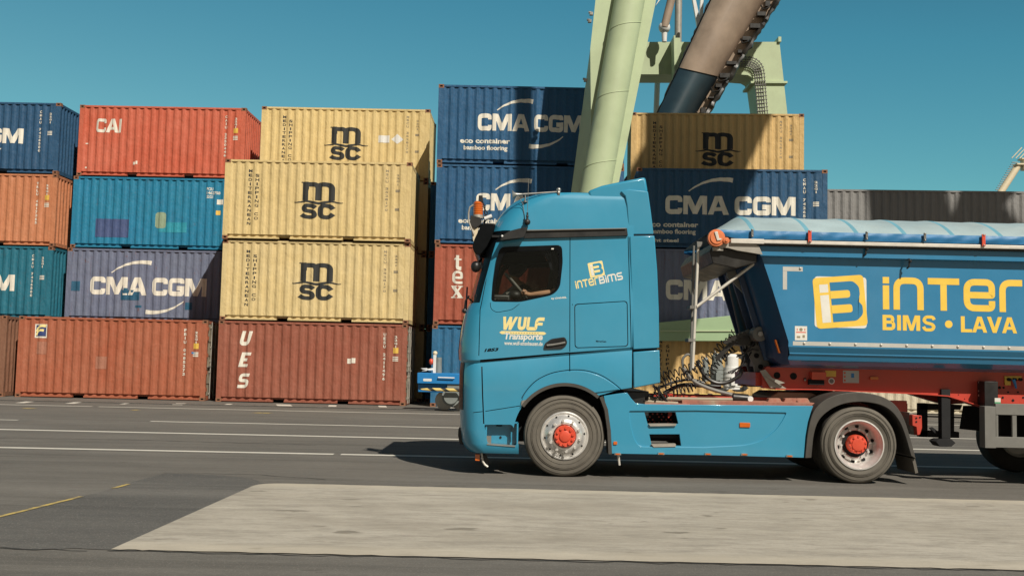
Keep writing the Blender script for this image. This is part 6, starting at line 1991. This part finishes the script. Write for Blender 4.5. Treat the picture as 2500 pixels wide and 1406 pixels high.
wg = MB(); wg.prism(TP([(1855, 905), (1868, 902), (1893, 932), (1920, 948), (1880, 946)], CHY - .05), CHY - .06, CHY - .03); wg.prism(TP([(1866, 915), (1915, 934), (1900, 938)], CHY - .09), CHY - .12, CHY - .1)
wg.build('coupling_wedge', M['zinc'], chs)
yp = MB(); yp.prism(TP([(2451, 918), (2492, 918), (2492, 926), (2466, 926), (2466, 940), (2452, 940)], CHY), CHY - .02, CHY - .001, 0)
yp.tube([(lambda s: (s[0], CHY - .05, s[1]))(P(x, y, CHY - .05)) for x, y in ((2474, 926), (2478, 936), (2481, 948))], [.024, .018, .012], 8, 1)
for px in (2460, 2474, 2488): s_ = P(px, 926, CHY); yp.cyl((s_[0], CHY - .06, s_[1]), (s_[0], CHY - .02, s_[1]), .022, None, 12, 2)
yp.build('brake_valve', [M['yellow_sign'], M['bogie_blue'], M['hole']], chs)
# ---- landing legs, storage frame, guard
for y in (14.15, 15.5):
    lg = MB()
    a, b = P(2310, 965, y), P(2290, 1072, y)
    lg.box(P(2288, 0, y)[0], P(2309, 0, y)[0], y - .06, y + .06, P(2300, 1070, y)[1], P(2300, 950, y)[1])
    f_ = TP([(2276, 1076), (2286, 1070), (2314, 1070), (2324, 1079), (2314, 1088), (2286, 1088)], y); lg.prism(f_, y - .12, y + .12)
    lg.build('landing_leg', M['inside'], trl, .004)
lg = MB()
for pts in ([(2246, 984), (2265, 984), (2265, 1066), (2246, 1066)], [(2246, 984), (2350, 988), (2345, 1000), (2246, 1000)], [(2246, 1050), (2342, 1054), (2342, 1069), (2246, 1066)], [(2320, 998), (2330, 998), (2330, 1056), (2320, 1056)], [(2265, 1015), (2356, 1018), (2356, 1021), (2265, 1018)]):
    lg.prism(TP(pts, 14.6), 14.6, 14.72)
lg.prism(TP([(2268, 1044), (2276, 1042), (2300, 1062), (2290, 1066)], 14.2), 14.18, 14.22)
lg.build('storage_frame', M['inside'], trl, .004)
MB().prism(TP([(2355, 990), (2396, 990), (2396, 1052), (2346, 1047)], 15.3), 15.3, 15.36).build('wheel_flap', M['inside'], trl, .004)
gm = MB(); GY = 13.66
def gb(x0, y0, x1, y1, a, b, mi=0): p0, p1 = P(x0, y1, GY), P(x1, y0, GY); gm.box(min(p0[0], p1[0]), max(p0[0], p1[0]), a, b, min(p0[1], p1[1]), max(p0[1], p1[1]), mi)
gb(2405, 992, 2431, 1093, GY, GY + .16); gb(2431.3, 993, 2800, 1012, GY + .003, GY + .06); gb(2431.3, 1074, 2800, 1092, GY + .003, GY + .06); gb(2433, 1012.3, 2438, 1073.7, GY + .01, GY + .05); gb(2473, 1012.3, 2483, 1073.7, GY + .01, GY + .05)
guard = gm.build('side_guard', M['guard_grey'], trl, .004)
bk_ = MB(); p0, p1 = P(2396, 994, CHY - .12), P(2428, 931, CHY - .12)
bk_.box(p0[0], p1[0], CHY - .22, CHY - .001, p0[1], p1[1], 0)
for k, py in enumerate((933, 954, 965)):
    for px in (2392, 2430): s_ = P(px, py, CHY - .05); bk_.ball((s_[0], CHY - .04, s_[1]), .020, 8, 1)
bk_.build('guard_bracket', [M['black'], M['steel']], trl, .004)
p0 = cbx(2410, 970, 2424, 989)
decal('guard_label', [(rects(p0), M['white']), (rects((p0[0], p0[1], p0[2], (p0[2] + p0[3]) / 2)), plain('green_label', (.06, .35, .15, 1), .5))], guard, lambda u, v, k: (u, CHY - .223 - .0003 * k, v))
# ---- axles and wheels of the trailer, the near ones beyond the frame
wx = P(2474, 1060, 15.85)[0]
def twheel(cx, y, flip):
    root = bpy.data.objects.new('trailer_wheel', None); link(root, trl)
    R = .52; sg2 = -1 if flip else 1
    t_ = MB(); t_.lathe([(r, sg2 * d) for r, d in tyre_profile(R, .36, .29)], (cx, y, R), 56); t_.build('tyre', M['tread'], root)
    m = MB(); m.lathe([(r, sg2 * d) for r, d in [(.30, .03), (.30, .0), (.29, .0), (.27, .06), (.24, .10), (.20, .13), (.12, .12), (.12, -.0), (.001, -.02)]], (cx, y, R), 40)
    m.build('rim', M['chrome'], root)
for k in range(2):
    twheel(wx + 1.31 * k, 13.62, False); twheel(wx + 1.31 * k, 16.02, True)
    # the inside of the far wheel faces the camera
    m = MB(); m.lathe([(.295, 0), (.285, -.012), (.27, 0), (.25, .05), (.10, .07)], (wx + 1.31 * k, 15.652, .52), 40); m.build('rim_back', M['alu'], trl)
for k in range(2):
    ax_ = MB(); ax_.cyl((wx + 1.31 * k, 13.8, .52), (wx + 1.31 * k, 15.8, .52), .075, None, 14); ax_.box(wx + 1.31 * k - .5, wx + 1.31 * k, 14.25, 14.4, .45, .95); ax_.box(wx + 1.31 * k - .5, wx + 1.31 * k, 15.2, 15.35, .45, .95)
    ax_.build('axle', M['inside'], trl)
